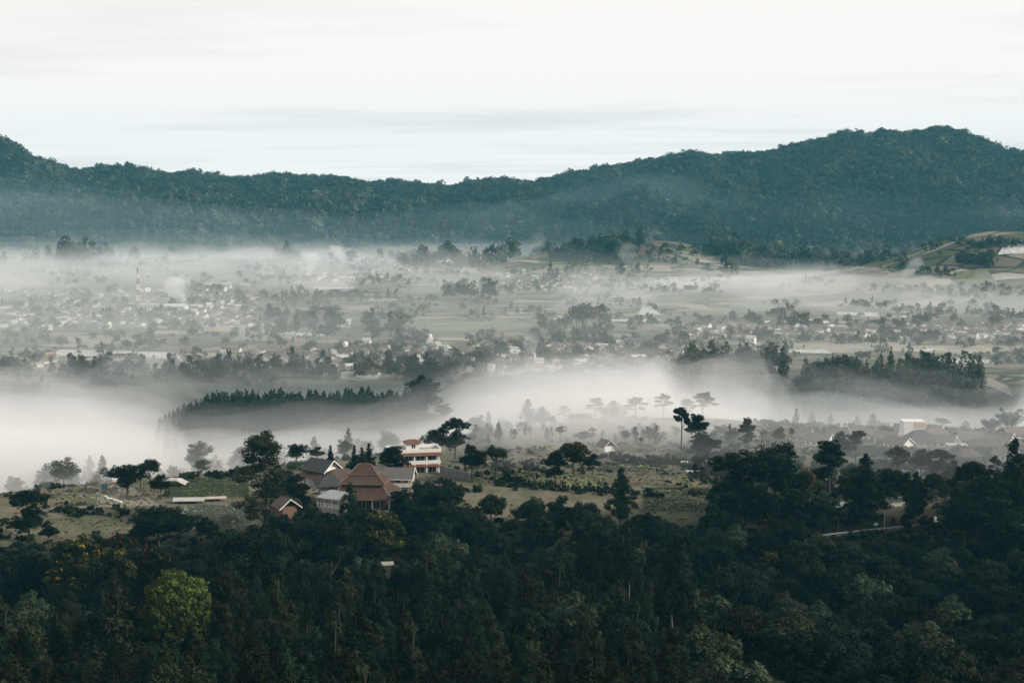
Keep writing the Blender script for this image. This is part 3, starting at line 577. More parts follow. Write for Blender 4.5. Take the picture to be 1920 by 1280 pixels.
for (u, v, r, wd, kd, k, nm, lb) in ((1497, 762, 625, 26, 'spruce', 0, C_, 'small dark spire rising from bright fog'), (1524, 766, 640, 36, 'fresh', 1, C_, 'pale pine ghost right of the small dark spire'), (1561, 768, 635, 24, 'fresh', 1, C_, 'faint pine alone in the bright fog'), (1612, 770, 640, 34, 'fresh', 1, C_, 'pale pine left of the spreading fog-bound tree'), (1640, 766, 625, 34, 'spruce', 0, C_, 'dark-topped conifer in fog above the village'), (1658, 778, 620, 48, 'fresh', 0, B, 'spreading pale tree in fog above the village'), (1748, 780, 605, 38, 'broad', 0, B, 'dark tree left in the clump above the pointed brown roof'), (1772, 767, 608, 30, 'lolly', 0, B, 'dark double-headed tree above the pointed brown roof'), (1815, 770, 620, 34, 'fresh', 1, C_, 'sparse tree with hanging fronds between clump and bamboo'), (1840, 786, 610, 50, 'fresh', 0, B, 'low hazy thicket tree left of the bamboo'), (1545, 788, 600, 20, 'fresh', 1, C_, 'thin faint pole-like tree in fog over the roofs')):
    tree_px(nm, kd, u, v, lb, r=r, wpx=wd, k=k)
tree_px(B, 'great', 793, 702, 'big dark tree at the right end of the pine ridge', r=862, wpx=64)
tree_px(B, 'fresh', 832, 757, 'small hazy tree at the foot of the pine ridge', r=850, wpx=36)
# trees at the houses' feet
for (u, v, r, wd, kd, k, lb) in ((583, 947, 394, 62, 'broad', 1, 'dark bushy tree under the pale annexe, left'), (612, 962, 390, 56, 'broad', 3, 'dark tree directly below the white balusters'), (556, 958, 392, 50, 'broad', 0, 'dark round tree under the brick-red roof'), (748, 922, 404, 62, 'column', 0, 'dark full tree covering the right foot of the terracotta house'), (790, 905, 410, 76, 'broad', 1, 'wide dark tree right of the grey wing house'), (836, 915, 408, 70, 'broad', 3, 'dark tree mass below the concrete wall'), (700, 958, 396, 46, 'broad', 0, 'low dark tree before the veranda of the terracotta house'), (770, 940, 398, 66, 'broad', 1, 'dark bushy tree beneath the grey wing house'), (668, 955, 392, 40, 'broad', 3, 'dark bush-like tree beside the cone-shaped tree'), (522, 962, 394, 46, 'broad', 1, 'dark tree at the eucalyptus foot'), (760, 878, 448, 40, 'rust', 0, 'rust-coloured bushy tree under the white building'), (1362, 900, 412, 70, 'column', 0, 'dark tree filling the left foot of the huge pair'), (1430, 905, 408, 84, 'broad', 1, 'dark wide tree below the huge pair'), (1500, 912, 410, 66, 'column', 0, 'dark tree filling the right foot of the huge pair'), (1345, 945, 404, 60, 'broad', 0, 'dark low tree at the end of the crop rows'), (1545, 930, 410, 50, 'broad', 3, 'dark tree above the guard rail start'), (1820, 905, 408, 84, 'broad', 1, 'broad dark tree by the road end'), (1876, 905, 402, 90, 'column', 0, 'dark tall tree at the right edge below the village'), (1905, 930, 396, 80, 'broad', 1, 'low dark tree at the right edge'), (705, 1066, 322, 46, 'broad', 0, 'tree half hiding the white-roofed forest hut, left'), (742, 1068, 320, 46, 'broad', 1, 'tree half hiding the white-roofed forest hut, right')):
    tree_px(B, kd, u, v, lb, r=r, wpx=wd, k=k)
# canopy landmarks of the forest
tree_px(C_, 'pine', 655, 908, 'dark cone-shaped tree in front of the terracotta house', r=398, wpx=62, k=1)
tree_px(C_, 'pine', 1168, 880, 'feathery dark pine standing before the terraced field', r=412, wpx=58, k=0)
tree_px(P_, 'tulip', 722, 962, 'yellow-green leafy tree right below the terracotta house', r=380, wpx=86, k=1)
tree_px(P_, 'tulip', 130, 984, 'tree with yellow and orange clusters in the forest, largest of its kind', r=360, wpx=120, k=0)
tree_px(P_, 'tulip', 212, 1008, 'smaller yellow-clustered tree beside the large one in the forest', r=345, wpx=62, k=1)
tree_px(P_, 'flame', 275, 1012, 'tree with bright orange-red blossoms in the dark forest', r=350, wpx=72)
tree_px(P_, 'flame', 215, 985, 'dim tree with a few red blossoms behind the yellow-clustered tree', r=378, wpx=60)
tree_px(P_, 'bright', 320, 1058, 'bright yellow-green dome-shaped tree in the dark forest', r=262, wpx=128)
tree_px(C_, 'pine', 507, 1082, 'pale-tipped conical tree right of the bright dome-shaped tree', r=255, wpx=66, k=4)
tree_px(C_, 'pine', 412, 1058, 'dark olive conical tree touching the bright dome-shaped tree', r=265, wpx=82, k=2)
tree_px(C_, 'pine', 200, 1068, 'olive-brown bushy tree left of the bright dome-shaped tree', r=258, wpx=100, k=2)
tree_px(B, 'umbrella', 470, 985, 'very wide dark spreading tree below the green field', r=335, wpx=170, k=0)
tree_px(B, 'umbrella', 610, 972, 'very wide dark spreading tree below the eucalyptus', r=345, wpx=150, k=0)
tree_px(B, 'umbrella', 290, 936, 'dark wide tree overlapping the edge of the brown field', r=398, wpx=120, k=0)
for (u, v, r, wd) in ((1183, 985, 300, 60), (1163, 1000, 315, 56), (1108, 1010, 330, 50), (1270, 1000, 285, 84)):
    tree_px(C_, 'pine', u, v, 'forest pine with long bare pale trunk showing, at %s' % {1183: 'the centre of a close pair', 1163: 'left in a close pair', 1108: 'some way left of the close pair', 1270: 'right of the close pair, the widest'}[u], r=r, wpx=wd, k=5)
LAND += [('bright dome-shaped tree', 320, 1110), ('orange-blossomed tree', 275, 1040), ('yellow-clustered tree', 140, 1020), ('yellow-green tree', 722, 1005), ('terracotta house', 690, 925), ('tall eucalyptus', 487, 900), ('huge domed tree', 1440, 900), ('guard rail', 1650, 995), ('white plot', 1680, 942), ('terrace pine', 1168, 930), ('bare-trunked pine pair', 1175, 1085), ('pale conical tree', 507, 1120), ('right-edge pine', 1905, 900), ('bottom centre', 960, 1270), ('bottom right corner', 1900, 1270), ('bottom left corner', 20, 1270), ('bottom right quarter', 1500, 1180), ('bottom left quarter', 620, 1200)]

# the forest below the fields: every tree a thing
VCu = [-100, 0, 60, 110, 200, 260, 330, 400, 440, 520, 600, 640, 700, 735, 760, 800, 860, 900, 960, 1030, 1100, 1180, 1250, 1320, 1360, 1500, 1560, 1600, 1780, 1820, 1860, 2050]
VCv = [990, 990, 990, 1000, 990, 955, 945, 965, 1000, 990, 972, 965, 966, 950, 925, 915, 912, 922, 908, 925, 935, 950, 972, 985, 955, 950, 1002, 1006, 1006, 960, 915, 900]
GUARD = [(255, 388, 262, 1196), (60, 255, 345, 1078), (680, 768, 378, 1050), (468, 545, 250, 1190), (365, 458, 262, 1180), (150, 252, 255, 1180), (1148, 1200, 298, 1128), (1092, 1124, 325, 1105), (1252, 1288, 283, 1190), (238, 312, 348, 1058), (1140, 1196, 408, 985), (560, 700, 335, 1010), (390, 560, 330, 1030)]
def forest():
    r_ = np.random.default_rng(21); pts = []
    cand = []
    for _ in range(9000):
        u = -70 + 2060 * r_.random(); r = math.sqrt(165 ** 2 + (415 ** 2 - 165 ** 2) * r_.random()); cand.append((u, r))
    near = [(x, y, w_) for x, y, w_ in TAKEN]
    for u, r in cand:
        x, y = at_r(u, r); z = float(H(x, y)); d = 0.36 * 8.0 + 0.008 * r
        vc = np.interp(u, VCu, VCv) + 14 * r_.random()
        hmax = CZ - (vc - HOR) / F * r - z
        for a, b_, rg, vg in GUARD:
            if r < rg and a - 16 < u < b_ + 16: hmax = min(hmax, CZ - (vg - HOR) / F * r - z)
        if hmax < 3.5: continue
        side = u + 90 * fbm(u / 200, r / 60, 77)
        pineish = (side < 1330 and r < 345 - 40 * (side < 300)) and not (side < 260 and r > 300)
        kind = ('pine' if r_.random() < 0.86 else 'broad') if pineish else ('broad' if r_.random() < 0.80 else ('tulip' if (u > 1250 or u < 250) and r_.random() < 0.35 else 'umbrella'))
        base = {'pine': 14 + 11 * r_.random(), 'broad': 9 + 9 * r_.random(), 'umbrella': 9 + 4 * r_.random(), 'tulip': 8 + 4 * r_.random()}[kind]
        h = min(base, hmax)
        rad = {'pine': 0.235, 'broad': 0.36, 'umbrella': 0.5, 'tulip': 0.38}[kind] * h
        need = 0.84 * rad
        if any((x - a) ** 2 + (y - b_) ** 2 < (need + 0.58 * min(c_, 4.5)) ** 2 for a, b_, c_ in near): continue
        near.append((x, y, rad)); pts.append((kind, x, y, h, r_.integers(0, 5 if kind == 'pine' else len(PROTO[kind])), u))
    cnt = {}
    for kind, x, y, h, k, u in pts:
        name = {'pine': 'pine_tree', 'broad': 'broadleaf_tree', 'umbrella': 'spreading_tree', 'tulip': 'flowering_tree'}[kind]
        if cnt.get(kind, 0) > 270: continue
        cnt[kind] = cnt.get(kind, 0) + 1
        ph = {'pine': ['dark feathery forest pine', 'full dark forest pine', 'olive-tinged forest pine', 'dark forest pine with bare lower trunk', 'slim olive forest pine'], 'broad': ['dark rounded forest tree', 'low wide dark forest tree', 'olive-leaved forest tree', 'tall dark leafy forest tree', 'grey-green leafy forest tree'], 'umbrella': ['dark flat-topped forest tree', 'olive flat-topped forest tree'], 'tulip': ['forest tree with many orange tips', 'forest tree with yellowish tips']}[kind][k]
        hh = PROTO[kind][k]
        tree(name, hh, x, y, h, ph, 'trees of the dark forest slope')
    print('forest', cnt)
forest()
def grove():
    r_ = np.random.default_rng(61); near = list(TAKEN); n = 0
    for _ in range(7000):
        u = 1300 + 640 * r_.random(); r = 418 + 95 * r_.random(); x, y = at_r(u, r); z = float(H(x, y))
        if u < 1470 and r < 470: continue
        vt = np.interp(u, [1300, 1450, 1560, 1700, 1800, 1940], [845, 850, 850, 865, 850, 835]) + 45 * r_.random()
        if 1560 < u < 1790 and r < 447: vt = max(vt, 955 - 3 * r_.random() * 4)
        h = min(4 + 7 * r_.random(), CZ - (vt - HOR) / F * r - z)
        if h < 2.6: continue
        rad = 0.36 * h
        if any((x - a) ** 2 + (y - b_) ** 2 < (0.6 * rad + 0.5 * min(c_, 5)) ** 2 for a, b_, c_ in near): continue
        near.append((x, y, rad)); kind = 'broad' if r_.random() < 0.7 else ('fresh' if r_.random() < 0.5 else 'column'); k = int(r_.integers(0, len(PROTO[kind])))
        tree('grove_tree', PROTO[kind][k], x, y, h, {'broad': ['dark round grove tree', 'low wide grove tree', 'olive grove tree', 'tall leafy grove tree', 'grey-green grove tree'], 'fresh': ['pale rounded grove tree', 'pale conical grove tree'], 'column': ['upright dark grove tree']}[kind][k], 'trees of the grove before the village'); n += 1
        if n > 200: break
    print('grove', n)
    n = 0
    for _ in range(900):                       # low misty trees where the plateau sinks into the fog
        u = 880 + 560 * r_.random(); r = 528 + 80 * r_.random(); x, y = at_r(u, r); h = 3.5 + 6.5 * r_.random(); z = float(H(x, y))
        if CZ - (790 - HOR) / F * r - z < h: continue
        if any((x - a) ** 2 + (y - b_) ** 2 < (0.3 * h + 0.6 * min(c_, 4)) ** 2 for a, b_, c_ in near): continue
        near.append((x, y, 0.36 * h)); kind = ('fresh', 'broad', 'column')[int(r_.integers(0, 3))]; k = int(r_.integers(0, len(PROTO[kind]))); tree('misty_tree', PROTO[kind][k], x, y, h, {'fresh': 'pale misty tree', 'broad': 'dark misty tree', 'column': 'upright misty tree'}[kind], 'misty trees where the fields sink into fog'); n += 1
        if n > 70: break
    for _ in range(900):                       # the foggy back edge of the brown field
        u = -60 + 800 * r_.random(); r = np.interp(u, [0, 450, 740], [506, 520, 545]) + 45 * r_.random(); x, y = at_r(u, r); h = 7 + 9 * r_.random()
        if any((x - a) ** 2 + (y - b_) ** 2 < (0.3 * h + 0.6 * min(c_, 4)) ** 2 for a, b_, c_ in near): continue
        near.append((x, y, 0.36 * h)); k = int(r_.random() < 0.2); tree('misty_tree', PROTO['fresh'][k], x, y, h, ['pale round misty tree', 'pale conical misty tree'][k], 'misty trees behind the brown field'); n += 1
        if n > 140: break
    print('misty', n)
grove()
def outer_forest():
    """the forest goes on beyond both edges of the view"""
    ms = [PROTO['pine'][0], PROTO['pine'][1], PROTO['broad'][1], PROTO['broad'][3], PROTO['broad'][0]]; P, S, I = [], [], []
    for u0, u1 in ((-620, -85), (2005, 2540)):
        n = 420; u = u0 + (u1 - u0) * rng.random(n); r = np.sqrt(120 ** 2 + (430 ** 2 - 120 ** 2) * rng.random(n)); a_ = np.arctan((u - 960) / F); x, y = r * np.sin(a_), r * np.cos(a_); z = H(x, y)
        cap = CZ - (np.where(u < 0, 985, 900) - HOR) / F * r - z; h = np.minimum(9 + 9 * rng.random(n), cap); k = h > 3.5; i_ = np.where(r < 300, rng.integers(0, 3, n), rng.integers(2, 5, n)); hh = np.array([m_[2] for m_ in ms])[i_]
        P.append(np.stack([x, y, z - 0.3], 1)[k]); S.append((h / hh)[k]); I.append(i_[k])
    scatter_gn('outer_forest', np.concatenate(P), np.concatenate(S), np.concatenate(I), [m_[0] for m_ in ms], kind='stuff')
outer_forest()
# undergrowth: bushes between the trunks, nobody could count them
def bush_mesh(i, m):
    r_ = np.random.default_rng(300 + i); c = r_.normal(size=(6, 3)) * [0.5, 0.5, 0.16] + [0, 0, 0.42]; return crown_mesh('bush', m, r_, c, np.full((6, 3), 0.42) * [1, 1, 0.85], 420, 0.15, up=0.4, jit=0.6)
MF_DRY = foliage('dry_grass', (0.06, 0.058, 0.035), (0.19, 0.165, 0.11)); MF_CROP = foliage('crop_leaves', (0.03, 0.048, 0.024), (0.12, 0.15, 0.08)); MF_MULCH = foliage('mulched_crop', (0.10, 0.12, 0.085), (0.36, 0.38, 0.31)); CROP = [bush_mesh(10, MF_CROP), bush_mesh(11, MF_CROP), bush_mesh(12, MF_MULCH)]; DRY = [bush_mesh(13, MF_DRY), bush_mesh(14, MF_DRY)]
BUSH = [bush_mesh(0, MF['broad']), bush_mesh(1, MF['broad_o']), bush_mesh(2, MF['fresh']), bush_mesh(3, MF['broad'])]
def undergrowth():
    gx, gy = jitter_grid(-260, 260, 110, 470, 3.0, rng); r, u = polar(gx, gy)
    k = (r > 120) & ((r < 404) | ((r < 418) & (rng.random(len(r)) < 0.5)))
    gx2, gy2 = ground_at(np.array([1560.0, 1660.0, 1760.0]), np.array([1006.0, 996.0, 986.0])); rr2 = np.interp(u, [1560, 1660, 1760], np.hypot(gx2, gy2)); road = (u > 1500) & (u < 1835) & (r > rr2 - 5) & (r < rr2 + 3.5); k &= ~road
    gx, gy, r, u = gx[k], gy[k], r[k], u[k]; z = H(gx, gy)
    s_ = (1.1 + 1.6 * rng.random(len(gx)) + 1.2 * (u > 1300) * rng.random(len(gx))); s_ = np.where(r > 395, s_ * 0.7, s_)
    scatter_gn('undergrowth', np.stack([gx, gy, z - 0.2], 1), s_, rng.choice([0, 0, 1, 3, 3], len(gx)), BUSH, kind='stuff')
undergrowth()
def plateau_scrub():
    n = 5200; u = -80 + 2080 * rng.random(n); r = 412 + 190 * rng.random(n); a_ = np.arctan((u - 960) / F); x, y = r * np.sin(a_), r * np.cos(a_); m_ = fbm(x / 22, y / 16, 63, 4)
    dens_ = np.interp(u, [0, 300, 480, 900, 1250, 1350, 1920], [0.12, 0.12, 0.04, 0.02, 0.0, -0.12, -0.15]) - 0.14 * sstep(520, 560, r)
    k = (m_ > dens_) & ~((u > 300) & (u < 475) & (r < 475)) & ~((u > 60) & (u < 240) & (r > 425) & (r < 465)) & ~((u > 1655) & (u < 1712) & (r > 424) & (r < 450)) & ~((u > 1200) & (u < 1345) & (r > 415) & (r < 450)) & ~((u > 1545) & (u < 1775) & (r < 418)); x, y = x[k], y[k]; u = u[k]
    s_ = 0.5 + 1.3 * rng.random(len(x)) ** 2 + np.where(u > 1330, 0.7 * rng.random(len(x)), 0)
    scatter_gn('plateau_scrub', np.stack([x, y, H(x, y) - 0.12], 1), s_, rng.choice([0, 1, 2, 2, 3, 1], len(x)), BUSH, kind='stuff')
plateau_scrub()
def crop_plants():
    P = []
    for (u0, u1, v0, v1, n) in ((310, 465, 895, 932, 2600), (352, 470, 948, 990, 1500), (1205, 1335, 915, 960, 1500), (1120, 1235, 866, 885, 700), (880, 1010, 860, 905, 700)):
        u = u0 + (u1 - u0) * rng.random(n); v = v0 + (v1 - v0) * rng.random(n); x, y = ground_at(u, v); row = np.round((x * 0.88 - y * 0.47) / 0.9) * 0.9; off = row - (x * 0.88 - y * 0.47); P.append(np.stack([x + off * 0.88, y - off * 0.47, H(x, y) - 0.05], 1))
    P = np.concatenate(P); I = np.where(np.arange(len(P)) < 2600, 0, np.where(np.arange(len(P)) < 4100, rng.choice([1, 2, 2], len(P)), 1)); scatter_gn('crop_plants', P, 0.22 + 0.22 * rng.random(len(P)), I, CROP, kind='stuff')
crop_plants()
def dry_grass():
    n = 16000; u = -80 + 2080 * rng.random(n); r = 412 + 150 * rng.random(n); a_ = np.arctan((u - 960) / F); x, y = r * np.sin(a_), r * np.cos(a_); k = (fbm(x / 14, y / 10, 73, 4) > -0.1) & ~((u > 300) & (u < 475) & (r < 475)) & ~((u > 1655) & (u < 1712) & (r > 424) & (r < 450)); x, y = x[k], y[k]
    scatter_gn('dry_grass', np.stack([x, y, H(x, y) - 0.06], 1), 0.16 + 0.34 * rng.random(len(x)) ** 2, rng.choice([0, 1], len(x)), DRY, kind='stuff')
dry_grass()
def hedges():
    """shrubby banks and field margins on the plateau"""
    lines = [((1110, 858), (1290, 872), 40, 1.6), ((1290, 878), (1420, 905), 26, 1.7), ((1200, 872), (1310, 905), 24, 1.0), ((640, 905), (900, 925), 40, 1.4), ((90, 955), (240, 965), 40, 1.3), ((1250, 905), (1330, 935), 22, 0.9), ((330, 890), (460, 888), 36, 1.1), ((1000, 912), (1240, 930), 50, 1.2), ((1380, 880), (1500, 905), 30, 1.6), ((1600, 910), (1800, 905), 50, 1.5), ((860, 868), (1010, 870), 36, 1.0), ((60, 905), (200, 900), 30, 1.1), ((1560, 880), (1850, 870), 70, 1.8), ((1290, 850), (1400, 862), 30, 1.7), ((930, 905), (1010, 915), 18, 1.5), ((820, 900), (870, 925), 20, 1.1), ((1520, 850), (1900, 852), 70, 2.0), ((1560, 925), (1780, 930), 40, 0.9), ((1560, 1012), (1575, 1010), 7, 1.2), ((1592, 1007), (1645, 1003), 16, 1.3), ((1690, 997), (1712, 995), 6, 1.0), ((1735, 993), (1790, 988), 14, 1.4)]
    P, S = [], []
    for (a, b_), (c, d), n, s_ in lines:
        t_ = rng.random(n); u = a + (c - a) * t_ + 5 * rng.normal(size=n); v = b_ + (d - b_) * t_ + 3.5 * rng.normal(size=n); x, y = ground_at(u, v); P.append(np.stack([x, y, H(x, y) - 0.15], 1)); S.append(s_ * (0.6 + 0.8 * rng.random(n)))
    P = np.concatenate(P); scatter_gn('shrubbery', P, np.concatenate(S), rng.choice([0, 1, 2, 2, 3], len(P)), BUSH, kind='stuff')
hedges()
# banana plants on the plateau
def banana_mesh(i):
    r_ = np.random.default_rng(1300 + i); mb = MB(); hs = 1.6 + 0.5 * r_.random(); mb.tube([(0, 0, -0.3), (0.05, 0, hs)], [0.16, 0.10], 6, 1)
    for k in range(8):
        a = 2.399 * k + 0.5 * r_.random(); ln = 2.0 + 0.8 * r_.random(); el = 0.5 + 0.7 * r_.random(); prev = None; v, f = [], []
        for s_ in range(7):
            q = s_ / 6; d = ln * q * math.cos(el * (1 - 0.6 * q)); z = hs - 0.15 + ln * (math.sin(el) * q - 0.75 * q * q); wd = 0.30 * math.sin(math.pi * min(1, 0.08 + 0.92 * q)) + 0.02
            p = np.array([d * math.cos(a), d * math.sin(a), z]); sd_ = np.array([-math.sin(a), math.cos(a), 0]) * wd
            v += [p - sd_ + [0, 0, 0.25 * wd], p, p + sd_ + [0, 0, 0.25 * wd]]
        for s_ in range(6):
            o_ = 3 * s_; f += [(o_, o_ + 1, o_ + 4, o_ + 3), (o_ + 1, o_ + 2, o_ + 5, o_ + 4)]
        mb.add(v, f, 0, np.full(len(v), 0.2 + 0.55 * r_.random()))
    return mb.mesh('banana_plant', [MF['banana'], MB_PALE])
BAN = [banana_mesh(i) for i in range(3)]
bspots = [(978, 905), (992, 908), (1003, 899), (1015, 912), (1030, 905), (1052, 915), (1062, 908), (1068, 920), (1080, 912), (1090, 922), (1102, 915), (1118, 922), (1130, 914), (1000, 850), (1015, 853), (1030, 852), (1160, 845), (1172, 843), (1184, 846), (1198, 842), (1212, 846), (1204, 888), (1216, 890), (1228, 889), (1280, 914), (1292, 918), (1300, 950), (1312, 958), (1325, 948), (1345, 952), (740, 882), (752, 886), (726, 880), (130, 948), (140, 945), (182, 947), (92, 905), (112, 903), (125, 900), (1590, 905), (1702, 905), (1715, 908), (1780, 885), (1790, 888), (1430, 905), (1500, 850), (1520, 852), (1535, 848)]
for k, (u, v) in enumerate(bspots):
    x, y = (float(a) for a in ground_at(u, v)); o = obj('banana_plant', BAN[k % 3], None, (x, y, float(H(x, y)) - 0.05), rng.random() * 6.28, 1.0 + 0.5 * rng.random(), category='banana plant')
    PENDING.append((o, ['pale leafy banana plant', 'drooping banana plant', 'ragged banana plant'][k % 3], u, v - 6, 'banana plants around the fields'))
LAND += [('three open-field trees', 1070, 875), ('concrete wall', 862, 882), ('row of tall pines in fog', 1200, 790), ('brown-field tree clump', 262, 890), ('white two-storey building', 790, 865), ('village roofs', 1740, 825), ('hedge posts', 1260, 868)]

# ------------------------------------------------------------------ the pine ridge in the fog valley, each tree a thing
MF_R = foliage('ridge_needles', (0.012, 0.024, 0.020), (0.034, 0.048, 0.030))
RIDGE = [small_tree(20 + i, 'cone', MF_R, MB_BARK, 620) for i in range(4)]
def ridge_pines():
    n = 0; r_ = np.random.default_rng(33); taken = []
    for _ in range(6000):
        u = 290 + 500 * r_.random(); r = 830 + 40 * r_.random() + 5 * math.sin(u / 60)
        x, y = at_r(u, r)
        if any((x - a) ** 2 + (y - b_) ** 2 < 3.7 ** 2 for a, b_ in taken): continue
        taken.append((x, y)); z = float(H(x, y)); h = 11 + 7 * r_.random() - 3.5 * (u < 380)
        o = obj('ridge_conifer', RIDGE[n % 4], None, (x, y, z - 0.3), r_.random() * 6.28, (h * (1.05 + 0.35 * r_.random()),) * 2 + (h,), category='conifer')
        PENDING.append((o, 'slim dark conifer on the foggy ridge', *pix(x, y, z + h * 0.8), 'conifers of the low ridge')); n += 1
        if n >= 298: break
    k = 420; u = 300 + 490 * r_.random(k); q = 770 + 90 * r_.random(k); a_ = np.arctan((u - 960) / F); x, y = q * np.sin(a_), q * np.cos(a_)
    scatter_gn('ridge_conifer_mass', np.stack([x, y, H(x, y) - 0.3], 1), 10 + 5 * r_.random(k), r_.integers(0, 4, k), RIDGE, kind='stuff')
    print('ridge', n)
ridge_pines()
LAND += [('ridge left tip', 300, 770), ('big ridge tree', 793, 740), ('middle of the ridge', 560, 750), ('sloping ridge end', 420, 758), ('high ridge part', 680, 748)]

# ------------------------------------------------------------------ trees of the plain
MF_V = [foliage('plain_leaf', (0.018, 0.030, 0.022), (0.046, 0.060, 0.034)), foliage('plain_leaf_olive', (0.03, 0.038, 0.02), (0.075, 0.08, 0.042))]
PLAIN = [small_tree(40, 'round', MF_V[0], MB_BARK, 420), small_tree(41, 'round', MF_V[0], MB_BARK, 420), small_tree(42, 'round', MF_V[1], MB_BARK, 420), small_tree(43, 'tall', MF_V[0], MB_BARK, 380), small_tree(44, 'cone', MF_V[0], MB_BARK, 380), small_tree(45, 'tall', MF_V[1], MB_PALE, 380)]
PH = ['dark round tree', 'dark bushy tree', 'olive round tree', 'tall narrow tree', 'pointed dark tree', 'tall pale-trunked tree']
# (pixel region, how many, height range, kinds, where)
BELTS = [((90, 420, 700, 722), 34, (13, 19), (0, 1, 3, 3), 'in the misty belt'), ((400, 640, 698, 722), 26, (12, 18), (0, 3, 3, 4), 'in the misty belt'), ((0, 60, 695, 715), 7, (12, 16), (0, 1), 'in the misty belt'), ((720, 830, 690, 715), 14, (11, 17), (4, 3, 0), 'in the misty belt'), ((840, 960, 700, 720), 8, (5, 9), (0, 1), 'in the misty belt'),
         ((500, 640, 590, 640), 34, (10, 18), (0, 1, 3), 'in the wooded patch'), ((690, 770, 610, 655), 12, (10, 22), (0, 1, 3), 'in the wooded patch'), ((830, 930, 548, 565), 12, (16, 24), (0, 1), 'in the hazy clump'), ((990, 1140, 620, 650), 26, (9, 15), (0, 1, 3), 'by the village edge'), ((1080, 1130, 612, 618), 4, (22, 28), (2, 0), 'by the village edge'), ((1140, 1300, 610, 628), 16, (7, 13), (0, 1, 3), 'by the village edge'), ((1300, 1920, 605, 618), 22, (7, 14), (0, 1, 2), 'behind the long village'),
         ((0, 480, 615, 660), 22, (6, 13), (0, 1, 2), 'on the plain'), ((0, 480, 550, 600), 16, (6, 12), (0, 1, 3), 'in the far village'), ((640, 1300, 650, 690), 26, (5, 11), (0, 1, 2, 4), 'between the houses'), ((1300, 1900, 622, 645), 18, (5, 10), (0, 1), 'between the houses')]
def plain_trees():
    r_ = np.random.default_rng(44); n = 0
    for (u0, u1, v0, v1), k, (h0, h1), kinds, where in BELTS:
        u = u0 + (u1 - u0) * r_.random(k); v = v0 + (v1 - v0) * r_.random(k); X_, Y_ = ground_at(u, v)
        for x, y, uu, vv in zip(X_, Y_, u, v):
            kd = int(r_.choice(kinds)); h = h0 + (h1 - h0) * r_.random(); o = obj('valley_tree', PLAIN[kd], None, (float(x), float(y), float(H(x, y)) - 0.2), r_.random() * 6.28, (h * (0.85 + 0.3 * r_.random()),) * 2 + (h,), category='tree')
            PENDING.append((o, PH[kd] + ' ' + where, uu, vv - 10, 'trees of the plain')); n += 1
    print('plain trees', n)
    # two plantation woods at the plain's near edge
    n = 0
    for (u0, u1, v0, v1), k, (h0, h1), where in (((1280, 1470, 680, 742), 130, (13, 19), 'in the dark plantation'), ((1500, 1840, 706, 788), 168, (15, 22), 'in the pale plantation')):
        for _ in range(k):
            u = u0 + (u1 - u0) * r_.random(); v = v0 + (v1 - v0) * r_.random() + (8 if u > u1 - 60 or u < u0 + 40 else 0); x, y = (float(a) for a in ground_at(u, v)); h = h0 + (h1 - h0) * r_.random(); kd = int(r_.choice([3, 4, 4, 5, 0]))
            o = obj('plantation_tree', PLAIN[kd], None, (x, y, float(H(x, y)) - 0.2), r_.random() * 6.28, h, category='tree'); PENDING.append((o, PH[kd] + ' ' + where, u, v - 20, 'trees of the plantation woods')); n += 1
    # smaller and farther trees: a mass nobody could count
    P = []
    for (u0, u1, v0, v1), k in (((0, 1920, 455, 520), 1700), ((0, 1920, 520, 600), 1300), ((0, 1920, 600, 700), 500), ((480, 1300, 560, 640), 200), ((0, 640, 700, 735), 110), ((840, 1040, 470, 500), 160), ((1010, 1190, 455, 500), 420), ((1300, 1500, 480, 515), 160), ((0, 420, 470, 492), 260), ((1760, 1920, 470, 500), 200), ((640, 1300, 640, 700), 330), ((1280, 1920, 610, 645), 260), ((0, 500, 540, 620), 260), ((1480, 1760, 545, 600), 60), ((1860, 1920, 560, 600), 60), ((640, 960, 700, 740), 110), ((1040, 1300, 700, 720), 40)):
        u = u0 + (u1 - u0) * r_.random(k * 2); v = v0 + (v1 - v0) * r_.random(k * 2); keep = fbm(u / 70, v / 14, 91) > 0.02; u, v = u[keep][:k], v[keep][:k]; x, y = ground_at(u, v); P.append(np.stack([x, y, H(x, y) - 0.2], 1))
    P = np.concatenate(P); kn = np.hypot((P[:, 0] - (1245 - 960) / F * 2080) / 60, (P[:, 1] - 2060) / 70) < 1; P = P[~kn]
    scatter_gn('far_tree_scatter', P, 3.5 + 7.5 * r_.random(len(P)) ** 1.6, r_.choice(6, len(P), p=[.28, .25, .22, .1, .08, .07]), PLAIN, kind='stuff')
plain_trees()
LAND += [('radio mast', 260, 540), ('domed prayer hall', 648, 650), ('small white dome', 807, 635), ('turreted white block', 285, 580), ('white hall on the plain', 412, 535), ('terraced knoll', 1240, 450), ('bright white house', 1408, 640), ('large hipped-roof house', 1175, 668), ('flat-crowned tree', 1110, 600), ('blue-gabled house', 795, 650), ('orange-gabled house', 92, 660), ('long red-roofed house', 235, 668), ('dark hillside clump', 860, 540), ('dark plantation wood', 1370, 690), ('pale plantation wood', 1660, 725), ('long village end', 1880, 630), ('left edge of the plain', 10, 640), ('middle of the village', 980, 665), ('far hazy village', 650, 510)]

